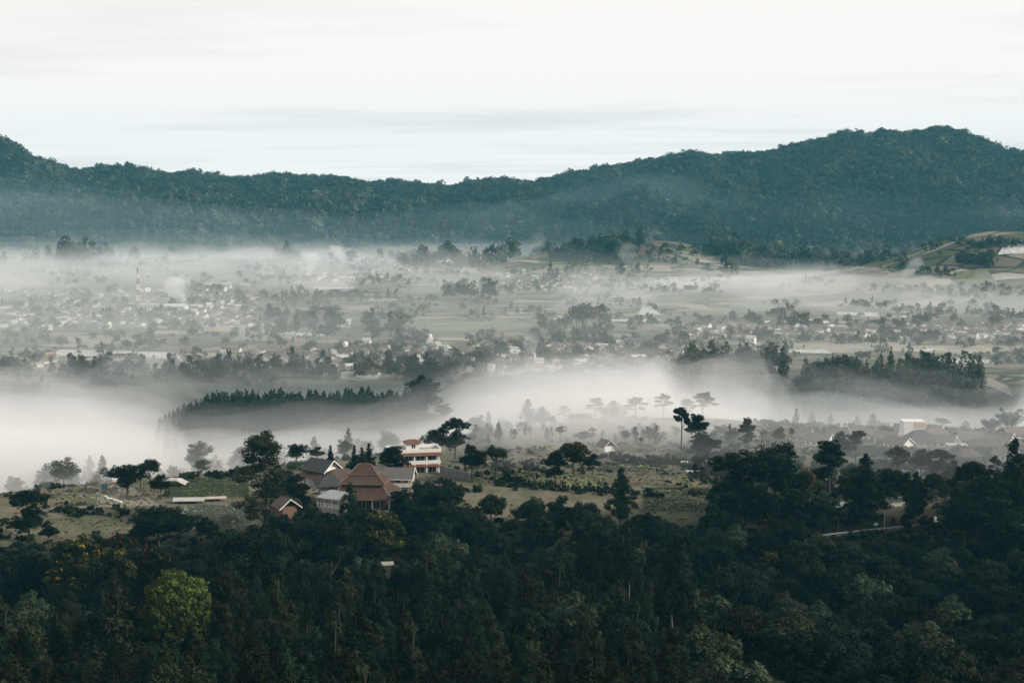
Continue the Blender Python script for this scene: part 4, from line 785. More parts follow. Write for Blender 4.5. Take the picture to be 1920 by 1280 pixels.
# ------------------------------------------------------------------ buildings
W_WHITE = plain('white_plaster', (0.74, 0.71, 0.67), 0.8, 0.10, 0.8); W_CREAM = plain('cream_plaster', (0.38, 0.32, 0.25), 0.8, 0.15, 0.8); W_GREY = plain('grey_render', (0.30, 0.30, 0.29), 0.85, 0.2, 0.8)
W_BLUE = plain('blue_paint', (0.22, 0.40, 0.46), 0.7, 0.1); W_ORANGE = plain('orange_paint', (0.46, 0.31, 0.18), 0.7, 0.1); W_DARK = plain('dark_glass', (0.02, 0.024, 0.028), 0.25, 0.2, 0.5, 0.5)
def tiles(name, col, sc=1.0):
    m, t, b = mat(name); g = t.nodes.new('ShaderNodeTexCoord')
    w_ = t.nodes.new('ShaderNodeTexWave'); w_.bands_direction = 'Z'; w_.inputs['Scale'].default_value = 1.3 * sc; w_.inputs['Distortion'].default_value = 0.6; L(t, g.outputs['Object'], w_.inputs['Vector'])
    w2 = t.nodes.new('ShaderNodeTexWave'); w2.bands_direction = 'X'; w2.inputs['Scale'].default_value = 1.0 * sc; w2.inputs['Distortion'].default_value = 0.8; L(t, g.outputs['Object'], w2.inputs['Vector'])
    n = noise(t, 0.7, 6, g.outputs['Object'], 0.65)
    c = mixc(t, n, tuple(x * 0.55 for x in col), tuple(min(1, x * 1.35) for x in col)); c = mixc(t, M(t, 'MULTIPLY', w_.outputs['Fac'], 0.28), c, tuple(x * 0.4 for x in col)); c = mixc(t, M(t, 'MULTIPLY', w2.outputs['Fac'], 0.15), c, tuple(x * 0.5 for x in col))
    c = mixc(t, M(t, 'MULTIPLY', M(t, 'GREATER_THAN', noise(t, 0.25, 4, g.outputs['Object']), 0.58), 0.5), c, (0.05, 0.05, 0.045))
    L(t, c, b.inputs['Base Color']); b.inputs['Roughness'].default_value = 0.8; return m
R_TERRA = tiles('terracotta_tiles', (0.066, 0.032, 0.018)); R_BROWN = tiles('brown_tiles', (0.085, 0.06, 0.046)); R_BLACK = tiles('dark_tiles', (0.045, 0.045, 0.045)); R_GREY = tiles('grey_tiles', (0.12, 0.115, 0.105)); R_ORANGE = tiles('orange_tiles', (0.15, 0.066, 0.038)); R_ZINC = plain('zinc_sheet', (0.52, 0.53, 0.54), 0.5, 0.15, 0.4); R_PINK = tiles('faded_tiles', (0.16, 0.115, 0.095)); R_PALE = plain('pale_sheet', (0.40, 0.395, 0.37), 0.7, 0.35, 0.9)
RIDGE_M = plain('ridge_mortar', (0.17, 0.13, 0.10), 0.9, 0.2)
def frustum(mb, z0, x0, y0, z1, x1, y1, mi=0, th=0.0):
    v = [(-x0, -y0, z0), (x0, -y0, z0), (x0, y0, z0), (-x0, y0, z0), (-x1, -y1, z1), (x1, -y1, z1), (x1, y1, z1), (-x1, y1, z1)]
    f = [(0, 1, 5, 4), (1, 2, 6, 5), (2, 3, 7, 6), (3, 0, 4, 7), (4, 5, 6, 7), (3, 2, 1, 0)]; mb.add(v, f, mi); return mb
def gable(mb, x0, x1, y0, y1, z0, z1, th=0.18, mi=0, over=0.0):
    """thick gabled roof, ridge along x"""
    ym = (y0 + y1) / 2; v = []
    for x in (x0, x1): v += [(x, y0, z0), (x, ym, z1), (x, y1, z0), (x, y0, z0 - th), (x, ym, z1 - th), (x, y1, z0 - th)]
    f = [(0, 6, 7, 1), (1, 7, 8, 2), (3, 4, 10, 9), (4, 5, 11, 10), (0, 1, 4, 3), (1, 2, 5, 4), (6, 9, 10, 7), (7, 10, 11, 8), (0, 3, 9, 6), (2, 8, 11, 5)]; mb.add(v, f, mi); return mb
def hip(mb, x, y, z0, z1, rid, th=0.18, mi=0):
    v = [(-x, -y, z0), (x, -y, z0), (x, y, z0), (-x, y, z0), (-rid, 0, z1), (rid, 0, z1), (-x, -y, z0 - th), (x, -y, z0 - th), (x, y, z0 - th), (-x, y, z0 - th)]
    f = [(0, 1, 5, 4), (1, 2, 5), (2, 3, 4, 5), (3, 0, 4), (6, 7, 1, 0), (7, 8, 2, 1), (8, 9, 3, 2), (9, 6, 0, 3), (9, 8, 7, 6)]; mb.add(v, f, mi); return mb
def spot(u, v=None, r=None, up=0.0):
    x, y = (float(a) for a in ground_at(u, v)) if r is None else at_r(u, r)
    return (x, y, float(H(x, y)) + up)
def lift_to(u, v, r):
    """the point at distance r whose height shows at photo row v"""
    x, y = at_r(u, r); return (x, y, CZ - (v - HOR) / F * r)
def part(name, mb, mats, parent, smooth=False, **p): return obj(name, mb.mesh(name, mats, smooth), parent, **p)
def window(parent, x0, x1, z0, z1, y, frame=W_WHITE, fw=0.09):
    """a framed window on a wall facing -y"""
    mb = MB(); mb.box(x0, x1, y - 0.06, y + 0.02, z0, z0 + fw).box(x0, x1, y - 0.06, y + 0.02, z1 - fw, z1).box(x0, x0 + fw, y - 0.06, y + 0.02, z0 + fw, z1 - fw).box(x1 - fw, x1, y - 0.06, y + 0.02, z0 + fw, z1 - fw).box((x0 + x1) / 2 - 0.04, (x0 + x1) / 2 + 0.04, y - 0.05, y + 0.02, z0 + fw, z1 - fw)
    wd = part('window', mb, [frame], parent); part('pane', MB().box(x0 + fw, x1 - fw, y - 0.03, y + 0.01, z0 + fw, z1 - fw), [W_DARK], wd); return wd

# the terracotta pavilion with three stacked roofs
def pavilion():
    x, y, z = lift_to(681, 959, 414)
    t = thing('pavilion_house', 'large house with three stacked terracotta hipped roofs at the forest edge', 'house', (x, y, z), R(-4))
    t.scale = (1.03, 1.0, 1.1)
    part('foundation', MB().box(-8.2, 8.2, -7, 7, -3, 0.25), [W_GREY], t)
    wl = MB(); wl.box(-6.5, 6.5, -4.6, 5, 0.25, 4.3); part('wall', wl, [plain('veranda_shade_brown', (0.10, 0.07, 0.05), 0.8, 0.3, 1.0)], t)  # wall coloured dark brown to paint in the shade of the open veranda
    for (px, py) in ((-8, -6.6), (-3, -6.6), (3.2, -6.6), (8, -6.6), (8, 0), (-8, 0)): part('column', MB().box(px - 0.2, px + 0.2, py - 0.2, py + 0.2, 0.25, 4.4), [W_WHITE], t)
    part('balustrade', MB().box(3.6, 7.7, -6.75, -6.6, 0.9, 1.15).box(3.6, 7.7, -6.72, -6.63, 0.35, 0.55), [W_WHITE], t)
    for x0 in (-5.2, -1.2, 2.8): window(t, x0, x0 + 2.2, 1.0, 3.2, -4.6)
    low = MB(); frustum(low, 4.3, 9.4, 8.2, 5.9, 6.9, 5.7); frustum(low, 5.9, 6.9, 5.7, 8.0, 5.3, 4.1); rf = part('lower_roof', low, [R_TERRA], t)
    mid = MB(); frustum(mid, 7.85, 6.6, 5.3, 10.1, 3.6, 2.3); part('middle_roof', mid, [R_TERRA], t)
    top = MB(); hip(top, 4.1, 2.9, 10.0, 12.4, 1.7); part('top_roof', top, [R_TERRA], t)
    e = MB()
    for sx in (-1, 1):
        for sy in (-1, 1):
            e.tube([(sx * 9.4, sy * 8.2, 4.35), (sx * 6.9, sy * 5.7, 5.95), (sx * 5.3, sy * 4.1, 8.05)], [0.13, 0.13, 0.13], 5); e.tube([(sx * 6.6, sy * 5.3, 7.9), (sx * 3.6, sy * 2.3, 10.15)], [0.13, 0.13], 5); e.tube([(sx * 4.1, sy * 2.9, 10.05), (sx * 1.7, 0, 12.45)], [0.12, 0.12], 5)
    e.tube([(-1.7, 0, 12.45), (1.7, 0, 12.45)], [0.13, 0.13], 5)
    for zz, xx, yy in ((4.25, 9.45, 8.25), (7.8, 6.65, 5.35), (9.95, 4.15, 2.95)): e.box(-xx, xx, -yy - 0.05, -yy + 0.05, zz - 0.12, zz + 0.1).box(xx - 0.05, xx + 0.05, -yy, yy, zz - 0.12, zz + 0.1)
    part('ridge_caps', e, [RIDGE_M], t)
    # wing behind to the right
    x, y, z = lift_to(736, 915, 432)
    t = thing('wing_house', 'long house with grey gabled roof right of the terracotta tiered roof', 'house', (x, y, z), R(-6))
    part('wall', MB().box(-6, 6.0, -3, 3, -3, 3.4), [W_CREAM], t); gp = MB(); gp.add([(6.0, -3, 3.4), (6.0, 3, 3.4), (6.0, 0, 5.6), (5.8, -3, 3.4), (5.8, 3, 3.4), (5.8, 0, 5.6)], [(0, 1, 2), (5, 4, 3), (0, 2, 5, 3), (1, 4, 5, 2)]); part('gable', gp, [W_WHITE], t)
    part('roof', gable(MB(), -6.6, 6.6, -4.1, 4.1, 3.0, 5.9), [R_GREY], t); part('verge_board', gable(MB(), 6.6, 6.75, -4.2, 4.2, 3.0, 6.0, 0.3), [W_WHITE], t); part('gutter', MB().box(-6.6, 6.6, -4.25, -4.1, 2.75, 2.98), [W_WHITE], t)
    part('balcony', MB().box(0.5, 6.2, -4.3, -3, 0.6, 0.8).box(0.5, 6.2, -4.3, -4.2, 0.8, 1.7), [W_WHITE], t)
    for x0 in (-2.5, 1.2, 3.6): window(t, x0, x0 + 1.5, 1.6, 3.0, -3)
    # second brown roof behind, left
    x, y, z = lift_to(636, 911, 434)
    t = thing('brown_roof_house', 'dark hipped roof house half hidden left of the tiered terracotta roof', 'house', (x, y, z), R(20))
    part('wall', MB().box(-4.6, 4.6, -3.6, 3.6, -3, 2.6), [W_CREAM], t); part('roof', hip(MB(), 5.8, 4.8, 2.6, 5.2, 2.2), [R_BROWN], t)
    for px in (-5, -2, 2): part('column', MB().box(px - 0.15, px + 0.15, -4.5, -4.2, -2, 2.5), [W_WHITE], t)
    # black-roofed house with white gable
    x, y, z = lift_to(600, 893, 440)
    t = thing('gabled_house', 'house with black tiled roof and white gable with small vents', 'house', (x, y, z), R(-38))
    part('wall', MB().box(-4.2, 4.2, -3, 3, -3, 2.9), [W_WHITE], t); gp = MB(); gp.add([(4.2, -3, 2.9), (4.2, 3, 2.9), (4.2, 0, 5.0), (4.0, -3, 2.9), (4.0, 3, 2.9), (4.0, 0, 5.0)], [(0, 1, 2), (5, 4, 3), (0, 2, 5, 3), (1, 4, 5, 2)]); g_ = part('gable', gp, [W_WHITE], t)
    for yy in (-0.9, -0.1, 0.7): part('vent', MB().box(4.2, 4.23, yy, yy + 0.45, 3.3, 3.8), [W_DARK], g_)
    part('roof', gable(MB(), -5, 5.3, -4.2, 4.2, 2.3, 5.5), [R_BLACK], t); part('verge_board', gable(MB(), 5.3, 5.45, -4.3, 4.3, 2.28, 5.6, 0.34), [W_WHITE], t); part('porch_roof', MB().add([(-5, -6.4, 0.6), (5, -6.4, 0.6), (5, -3.02, 1.7), (-5, -3.02, 1.7), (-5, -6.4, 0.45), (5, -6.4, 0.45), (5, -3.02, 1.5), (-5, -3.02, 1.5)], [(0, 1, 2, 3), (7, 6, 5, 4), (0, 4, 5, 1), (1, 5, 6, 2), (3, 7, 4, 0)]), [R_TERRA], t)
    for x0 in (-3.4, -0.8, 1.8): window(t, x0, x0 + 1.3, 1.75, 2.25, -3)
    x, y, z = lift_to(615, 919, 428)
    t = thing('black_roof_house', 'low house with steep black roof between white gable and terracotta roof', 'house', (x, y, z), R(15))
    part('wall', MB().box(-3.2, 3.2, -2.6, 2.6, -3, 1.8), [W_GREY], t); part('roof', hip(MB(), 4.4, 3.8, 1.7, 4.6, 1.2), [R_BLACK], t); window(t, -0.8, 0.8, 0.2, 1.5, -2.6)
    # pale annexe with awning roof and balusters
    x, y, z = lift_to(622, 950, 404)
    t = thing('annexe', 'pale annexe with flat grey awning roof and white balusters', 'house', (x, y, z), R(-34))
    part('wall', MB().box(-3.6, 3.6, 0.5, 3.5, -3, 2.4), [W_CREAM], t); part('terrace', MB().box(-4, 4, -2.6, 3.4, -3, -0.2), [W_GREY], t)
    part('awning_roof', MB().add([(-4.4, -3, 2.5), (4.4, -3, 2.5), (4.4, 3.8, 3.5), (-4.4, 3.8, 3.5), (-4.4, -3, 2.35), (4.4, -3, 2.35), (4.4, 3.8, 3.35), (-4.4, 3.8, 3.35)], [(0, 1, 2, 3), (7, 6, 5, 4), (0, 4, 5, 1), (1, 5, 6, 2), (2, 6, 7, 3), (3, 7, 4, 0)]), [plain('weathered_zinc', (0.27, 0.28, 0.29), 0.6, 0.2, 0.5)], t)
    for k in range(9): part('baluster', MB().tube([(-3.8 + 0.95 * k, -2.4, -0.2), (-3.8 + 0.95 * k, -2.4, 0.3), (-3.8 + 0.95 * k, -2.4, 0.9)], [0.1, 0.17, 0.1], 8), [W_WHITE], t)
    part('handrail', MB().box(-4, 4, -2.5, -2.3, 0.9, 1.02), [W_WHITE], t)
    for k in range(4): part('post', MB().box(-4.1 + 2.7 * k, -3.95 + 2.7 * k, -2.75, -2.6, -0.2, 2.4), [W_WHITE], t)
    # brick-coloured roof near eucalyptus
    x, y, z = lift_to(531, 955, 402)
    t = thing('brick_roof_house', 'small house with faded brick-red gable roof under the eucalyptus', 'house', (x, y, z), R(-58))
    part('wall', MB().box(-2.6, 2.6, -2.2, 2.2, -3, 1.4), [plain('brown_board', (0.15, 0.09, 0.06), 0.8, 0.3)], t); part('roof', gable(MB(), -3.4, 3.4, -3.4, 3.4, 1.0, 3.6), [R_PINK], t); part('verge_board', gable(MB(), 3.4, 3.55, -3.5, 3.5, 1.0, 3.72, 0.28), [W_WHITE], t)
pavilion()
def white_building():
    x, y, z = spot(781, r=476); 
    t = thing('white_building', 'white two-storey flat-roofed building with orange tiled bands', 'building', (x, y, z - 0.3), R(11))
    w0, w1, d = -9.6, 7.6, 8.5
    part('wall', MB().box(w0, w1, 0, d, -1, 3.3).box(w0, w1, 0, d, 3.6, 7.0), [W_CREAM], t); part('floor_slab', MB().box(w0 - 0.1, w1 + 0.1, -1.5, d + 0.1, 3.3, 3.6), [W_WHITE], t)
    part('parapet', MB().box(w0 - 0.2, w1 + 0.5, -0.9, -0.6, 7.2, 8.3).box(w0 - 0.2, w0 + 0.1, -0.6, d, 7.2, 8.3).box(w1 + 0.2, w1 + 0.5, -0.6, d, 7.2, 8.3).box(w0 - 0.2, w1 + 0.5, d, d + 0.3, 7.2, 8.3), [W_WHITE], t); part('flat_roof', MB().box(w0, w1 + 0.2, -0.6, d, 7.0, 7.25), [W_GREY], t)
    def band(z0, z1, out):
        mb = MB(); mb.add([(w0 - 0.3, -out, z0), (w1 + 0.7, -out, z0), (w1 + 0.5, -0.9, z1), (w0 - 0.2, -0.9, z1), (w0 - 0.3, -out, z0 - 0.12), (w1 + 0.7, -out, z0 - 0.12), (w1 + 0.5, -0.5, z0 - 0.12), (w0 - 0.2, -0.5, z0 - 0.12)], [(0, 1, 2, 3), (0, 4, 5, 1), (4, 7, 6, 5), (1, 5, 6, 2), (0, 3, 7, 4)]); part('tiled_band', mb, [R_ORANGE], t)
    band(6.25, 7.2, 1.75); band(2.55, 3.5, 1.9)
    part('balcony_wall', MB().box(w0, w1 + 0.2, -1.55, -1.4, 3.6, 4.55), [W_WHITE], t)
    for px in (-9.3, -5.2, -1.1, 3.0, 7.2):
        part('column', MB().box(px - 0.2, px + 0.2, -1.5, -1.1, -1, 3.3), [W_WHITE], t); part('column', MB().box(px - 0.2, px + 0.2, -1.35, -1.0, 4.56, 6.6), [W_WHITE], t)
    for k, x0 in enumerate((-8.6, -4.5, -0.5, 3.6)):
        window(t, x0, x0 + 2.9, 4.3, 6.2, 0); window(t, x0, x0 + 2.9, 0.0, 2.5, 0)
    ph = part('stair_tower', MB().box(-3.4, 1.0, 3, 6.5, 7.25, 9.8), [W_WHITE], t); window(ph, -1.6, -0.2, 8.0, 9.4, 3.0); part('tower_roof', hip(MB(), 3.0, 2.5, 9.95, 10.9, 1.2), [R_ORANGE], ph, loc=(-1.2, 4.75, 0))
white_building()
def concrete_wall():
    mb = MB(); n = 12; pts = [lift_to(824 + 60 * k / n, 884 + 10 * k / n, 474 - 14 * k / n) for k in range(n + 1)]
    t = thing('concrete_wall', 'grey concrete panel wall running down from the white building', 'wall', (pts[0][0], pts[0][1], float(H(pts[0][0], pts[0][1]))))
    o = np.array(t.location)
    for k in range(n):
        a, b_ = np.array(pts[k]), np.array(pts[k + 1]); g0, g1 = float(H(a[0], a[1])) - 0.5, float(H(b_[0], b_[1])) - 0.5; h0, h1 = g0 + 3.2, g1 + 3.2
        d = (b_ - a)[:2]; nrm = np.array([-d[1], d[0]]) / np.linalg.norm(d) * 0.12; q = []
        for p, zz in ((a, (g0, h0)), (b_, (g1, h1))):
            for s_ in (-1, 1):
                for z_ in zz: q.append((p[0] + s_ * nrm[0] - o[0], p[1] + s_ * nrm[1] - o[1], z_ - o[2]))
        mb.add(q, [(0, 1, 5, 4), (6, 7, 3, 2), (1, 3, 7, 5), (0, 4, 6, 2), (0, 2, 3, 1), (4, 5, 7, 6)])
        part('pillar', MB().box(a[0] - o[0] - 0.16, a[0] - o[0] + 0.16, a[1] - o[1] - 0.2, a[1] - o[1] + 0.2, g0 - o[2], h0 - o[2] + 0.15), [W_GREY], t)
    part('panel', mb, [plain('weathered_concrete', (0.17, 0.17, 0.165), 0.9, 0.4, 0.5)], t)
concrete_wall()
def field_sheds():
    x, y, z = spot(355, 942); t = thing('long_shed', 'low long shed with pale sheet roof beside the green field', 'shed', (x, y, z), R(4))
    for px in (-4.4, -1.5, 1.5, 4.4): part('post', MB().box(px - 0.07, px + 0.07, -1.1, -0.95, -0.4, 1.0), [W_GREY], t)
    part('roof', gable(MB(), -4.8, 4.8, -1.8, 1.8, 0.9, 1.7, 0.08), [R_PALE], t); part('side_board', MB().box(-4.6, 4.6, 1.1, 1.2, -0.4, 1.0), [W_GREY], t)
    x, y, z = spot(404, 939); t = thing('long_shed', 'low shed with brownish flat roof, right of the pale-roofed one', 'shed', (x, y, z), R(10))
    for px in (-3.0, 0, 3.0): part('post', MB().box(px - 0.07, px + 0.07, -1.0, -0.85, -0.4, 1.0), [W_GREY], t)
    part('roof', gable(MB(), -3.4, 3.4, -1.5, 1.5, 0.95, 1.35, 0.08), [plain('worn_sheet', (0.42, 0.37, 0.31), 0.8, 0.25, 0.5)], t); part('side_board', MB().box(-3.2, 3.2, 0.9, 1.0, -0.4, 1.0), [W_GREY], t)
    x, y, z = spot(332, 911); t = thing('tarpaulin_hut', 'open hut with sagging white tarpaulin roof behind the green field', 'hut', (x, y, z), R(-8))
    mb = MB(); gx = np.linspace(-3.6, 3.6, 13); v, f = [], []
    for yy in (-2.2, 0, 2.2):
        for q in gx: v.append((q, yy, 2.5 - 0.075 * (q + 0.8) ** 2 + 0.12 * math.sin(q * 2.1) - 0.12 * abs(yy) + (0.3 if yy == 0 else 0)))
    for a in range(2):
        for b_ in range(12): o_ = a * 13 + b_; f.append((o_, o_ + 1, o_ + 14, o_ + 13))
    mb.add(v, f); mb.add([(a, b_, c - 0.05) for a, b_, c in v], [q[::-1] for q in f]); part('tarpaulin', mb, [R_PALE], t)
    for px in (-3.2, -1.2, 1.0, 3.2):
        for py in (-1.9, 1.9): part('post', MB().tube([(px, py, -0.4), (px, py, 2.1 - 0.07 * (px + 0.8) ** 2)], [0.07, 0.06], 6), [MB_BARK], t)
    x, y, z = spot(196, 918); 
    t = thing('water_tank', 'small blue square tank at the back of the brown field', 'tank', (x, y, z)); part('tank_body', MB().box(-0.75, 0.75, -0.6, 0.6, 0.5, 1.9), [plain('blue_plastic', (0.06, 0.20, 0.30), 0.5, 0.1)], t); part('stand', MB().box(-0.8, -0.65, -0.6, 0.6, -0.2, 0.5).box(0.65, 0.8, -0.6, 0.6, -0.2, 0.5), [W_GREY], t)
    x, y, z = spot(216, 921)
    r_ = np.random.default_rng(5); mb = MB()
    vv, ff, tt_ = leaves(r_, [(0, 0, 0.3), (1.1, 0.1, 0.25), (-1.2, 0, 0.2)], np.array([(1.3, 0.8, 0.5)] * 3), 400, 0.25); mb.add(vv, ff.tolist()); obj('sack_heap', mb.mesh('sack_heap', [R_PALE]), None, (x, y, z), label='pale heap of sacks on the brown field behind the tree clump', category='heap')
    x, y, z = spot(501, 932); t = thing('white_tank_stand', 'narrow white tank on a stand beside the tall eucalyptus', 'tank', (x, y, z)); part('stand', MB().box(-0.6, -0.4, -0.1, 0.1, -0.3, 2.3).box(0.4, 0.6, -0.1, 0.1, -0.3, 2.3), [W_WHITE], t); part('tank_body', MB().tube([(0, 0, 2.3), (0, 0, 3.6)], [0.62, 0.62], 14).box(-0.6, 0.6, -0.5, 0.5, 2.15, 2.3), [W_WHITE], t)
    for k, (u, v) in enumerate(((1242, 884), (1238, 880), (1262, 882), (1286, 878), (1251, 874))):
        x, y, z = spot(u, v); o = obj('fence_post', MB().tube([(0, 0, -0.4), (0.03, 0, 2.0), (0.0, 0.02, 4.2 + 0.6 * (k % 3))], [0.2, 0.17, 0.14], 7).mesh('fence_post', [MB_BARK], True), None, (x, y, z), label=['dark upright pole, leftmost by the small white hut', 'short dark pole behind the leftmost one by the small hut', 'dark upright pole midway to the small white hut', 'dark upright pole touching the small white hut', 'thin dark pole set back among the poles by the hut'][k], category='pole', group='dark poles by the small hut')
    x, y, z = spot(1283, 873); t = thing('small_hut', 'tiny white-roofed hut beside the dark poles in the field', 'hut', (x, y, z)); part('wall', MB().box(-0.8, 0.8, -0.6, 0.6, -0.3, 1.1), [W_WHITE], t); part('roof', gable(MB(), -1.2, 1.2, -1.0, 1.0, 1.0, 1.6, 0.08), [R_PALE], t)
    x, y, z = spot(1301, 888); t = thing('low_shelter', 'flat pale low shelter roof in the shrubs below the dark poles', 'shelter', (x, y, z), R(5)); part('roof', MB().add([(-2.6, -0.8, 0.8), (0, -0.9, 0.65), (2.6, -0.8, 0.85), (2.6, 0.8, 1.1), (0, 0.9, 0.95), (-2.6, 0.8, 1.1), (-2.6, -0.8, 0.72), (0, -0.9, 0.57), (2.6, -0.8, 0.77), (2.6, 0.8, 1.02), (0, 0.9, 0.87), (-2.6, 0.8, 1.02)], [(0, 1, 4, 5), (1, 2, 3, 4), (11, 10, 7, 6), (10, 9, 8, 7), (0, 6, 7, 1), (1, 7, 8, 2), (2, 8, 9, 3), (5, 11, 6, 0), (3, 9, 10, 4), (4, 10, 11, 5)]), [R_PALE], t)
    for px in (-2.3, 2.3): part('post', MB().box(px - 0.06, px + 0.06, -0.06, 0.06, -0.3, 0.8), [W_GREY], t)
    x, y, z = spot(1136, 845); t = thing('field_house', 'small brown-roofed house with pale gable half lost in the mist', 'house', (x, y, z), R(-62)); part('wall', MB().box(-2.6, 2.6, -2, 2, -0.4, 2.0), [W_WHITE], t); part('roof', gable(MB(), -3.2, 3.2, -2.9, 2.9, 1.7, 4.2), [R_BROWN], t); part('verge_board', gable(MB(), 3.2, 3.35, -3.0, 3.0, 1.7, 4.3, 0.25), [W_WHITE], t)
    # bare roof beside the forest, centre
    x, y, z = lift_to(722, 1066, 330); t = thing('forest_hut', 'white-roofed hut nearly hidden among the dark forest trees', 'hut', (x, y, z), R(8)); part('wall', MB().box(-1.4, 1.4, -1.0, 1.0, -4, 0), [MB_BARK], t); part('roof', gable(MB(), -1.5, 1.5, -1.1, 1.1, 0, 0.6, 0.1), [plain('mossy_tin', (0.24, 0.24, 0.22), 0.8, 0.4, 1.5)], t)
field_sheds()
# vegetable beds and light plots on the plateau: ground sheets following the terrain
def plot_sheet(name, poly, m, up=0.06, n=10):
    """a sheet of cultivated ground between four photo corners, following the terrain"""
    cs = [np.array([float(a) for a in ground_at(*p)]) for p in poly]; v, f = [], []
    for i in range(n + 1):
        for j in range(n + 1):
            a, b_ = i / n, j / n; p = (cs[0] * (1 - b_) + cs[1] * b_) * (1 - a) + (cs[3] * (1 - b_) + cs[2] * b_) * a; v.append((p[0], p[1], float(H(p[0], p[1])) + up))
    for i in range(n):
        for j in range(n): o_ = i * (n + 1) + j; f.append((o_, o_ + 1, o_ + n + 2, o_ + n + 1))
    return obj(name, mesh(name, v, f, [m], smooth=True), kind='structure')
def crop(name, c0, c1, dens=2.5, c2=None, thr=0.5):
    m, t, b = mat(name); n1 = noise(t, dens, 4, rough=0.7); c = ramp(t, n1, [(thr - 0.08, c0), (thr + 0.08, c1)])
    if c2: c = mixc(t, M(t, 'GREATER_THAN', noise(t, dens * 0.6, 4), 0.6), c, c2)
    L(t, c, b.inputs['Base Color']); b.inputs['Roughness'].default_value = 0.9; return m
C_GREEN = crop('cabbage_bed', (0.04, 0.048, 0.026), (0.10, 0.115, 0.06), 1.6); C_PALE = crop('mulched_bed', (0.06, 0.075, 0.05), (0.30, 0.31, 0.27), 1.4, (0.04, 0.055, 0.03)); C_WHITE = crop('white_bed', (0.22, 0.22, 0.19), (0.42, 0.42, 0.37), 2.2); C_BROWN = crop('stubble', (0.15, 0.135, 0.105), (0.25, 0.225, 0.18), 1.2); C_ROWS = crop('crop_rows', (0.04, 0.055, 0.03), (0.12, 0.125, 0.08), 1.5); C_EARTH = crop('bare_earth', (0.09, 0.055, 0.035), (0.15, 0.10, 0.07), 1.0)
plot_sheet('vegetable_field', [(305, 935), (465, 930), (470, 893), (352, 906)], C_GREEN)
plot_sheet('mulched_field', [(350, 995), (470, 985), (455, 945), (345, 950)], C_PALE)
plot_sheet('stubble_field', [(60, 955), (300, 948), (250, 915), (70, 912)], C_BROWN)
plot_sheet('white_field', [(1660, 950), (1708, 948), (1704, 931), (1660, 933)], C_WHITE)
plot_sheet('pale_field', [(1565, 952), (1597, 948), (1596, 939), (1568, 942)], C_WHITE)
plot_sheet('row_field', [(1200, 955), (1345, 965), (1335, 928), (1205, 910)], C_ROWS)
plot_sheet('meadow', [(1180, 880), (1230, 888), (1225, 872), (1150, 868)], C_BROWN)
plot_sheet('earth_bed', [(1180, 905), (1205, 906), (1205, 899), (1183, 898)], C_EARTH)
# path of pale stones
def stone_path():
    for k in range(13):
        u, v = 182 + 44 * k / 12, 926 + 16 * k / 12; x, y, z = spot(u + rng.normal() * 0.8, v)
        r_ = np.random.default_rng(60 + k); mb = MB(); vv, ff = tube([(0, 0, -0.1), (0, 0, 0.25), (0, 0, 0.38)], [0.45, 0.42, 0.18], 7); mb.add(vv * (1 + 0.25 * r_.normal(size=vv.shape)), ff.tolist()); mb.add(vv[-7:], [tuple(range(7))])
        o = obj('field_stone', mb.mesh('field_stone', [W_WHITE]), None, (x, y, z), category='stone'); PENDING.append((o, 'pale stone in the line across the brown field', u, v, 'line of pale stones'))
stone_path()
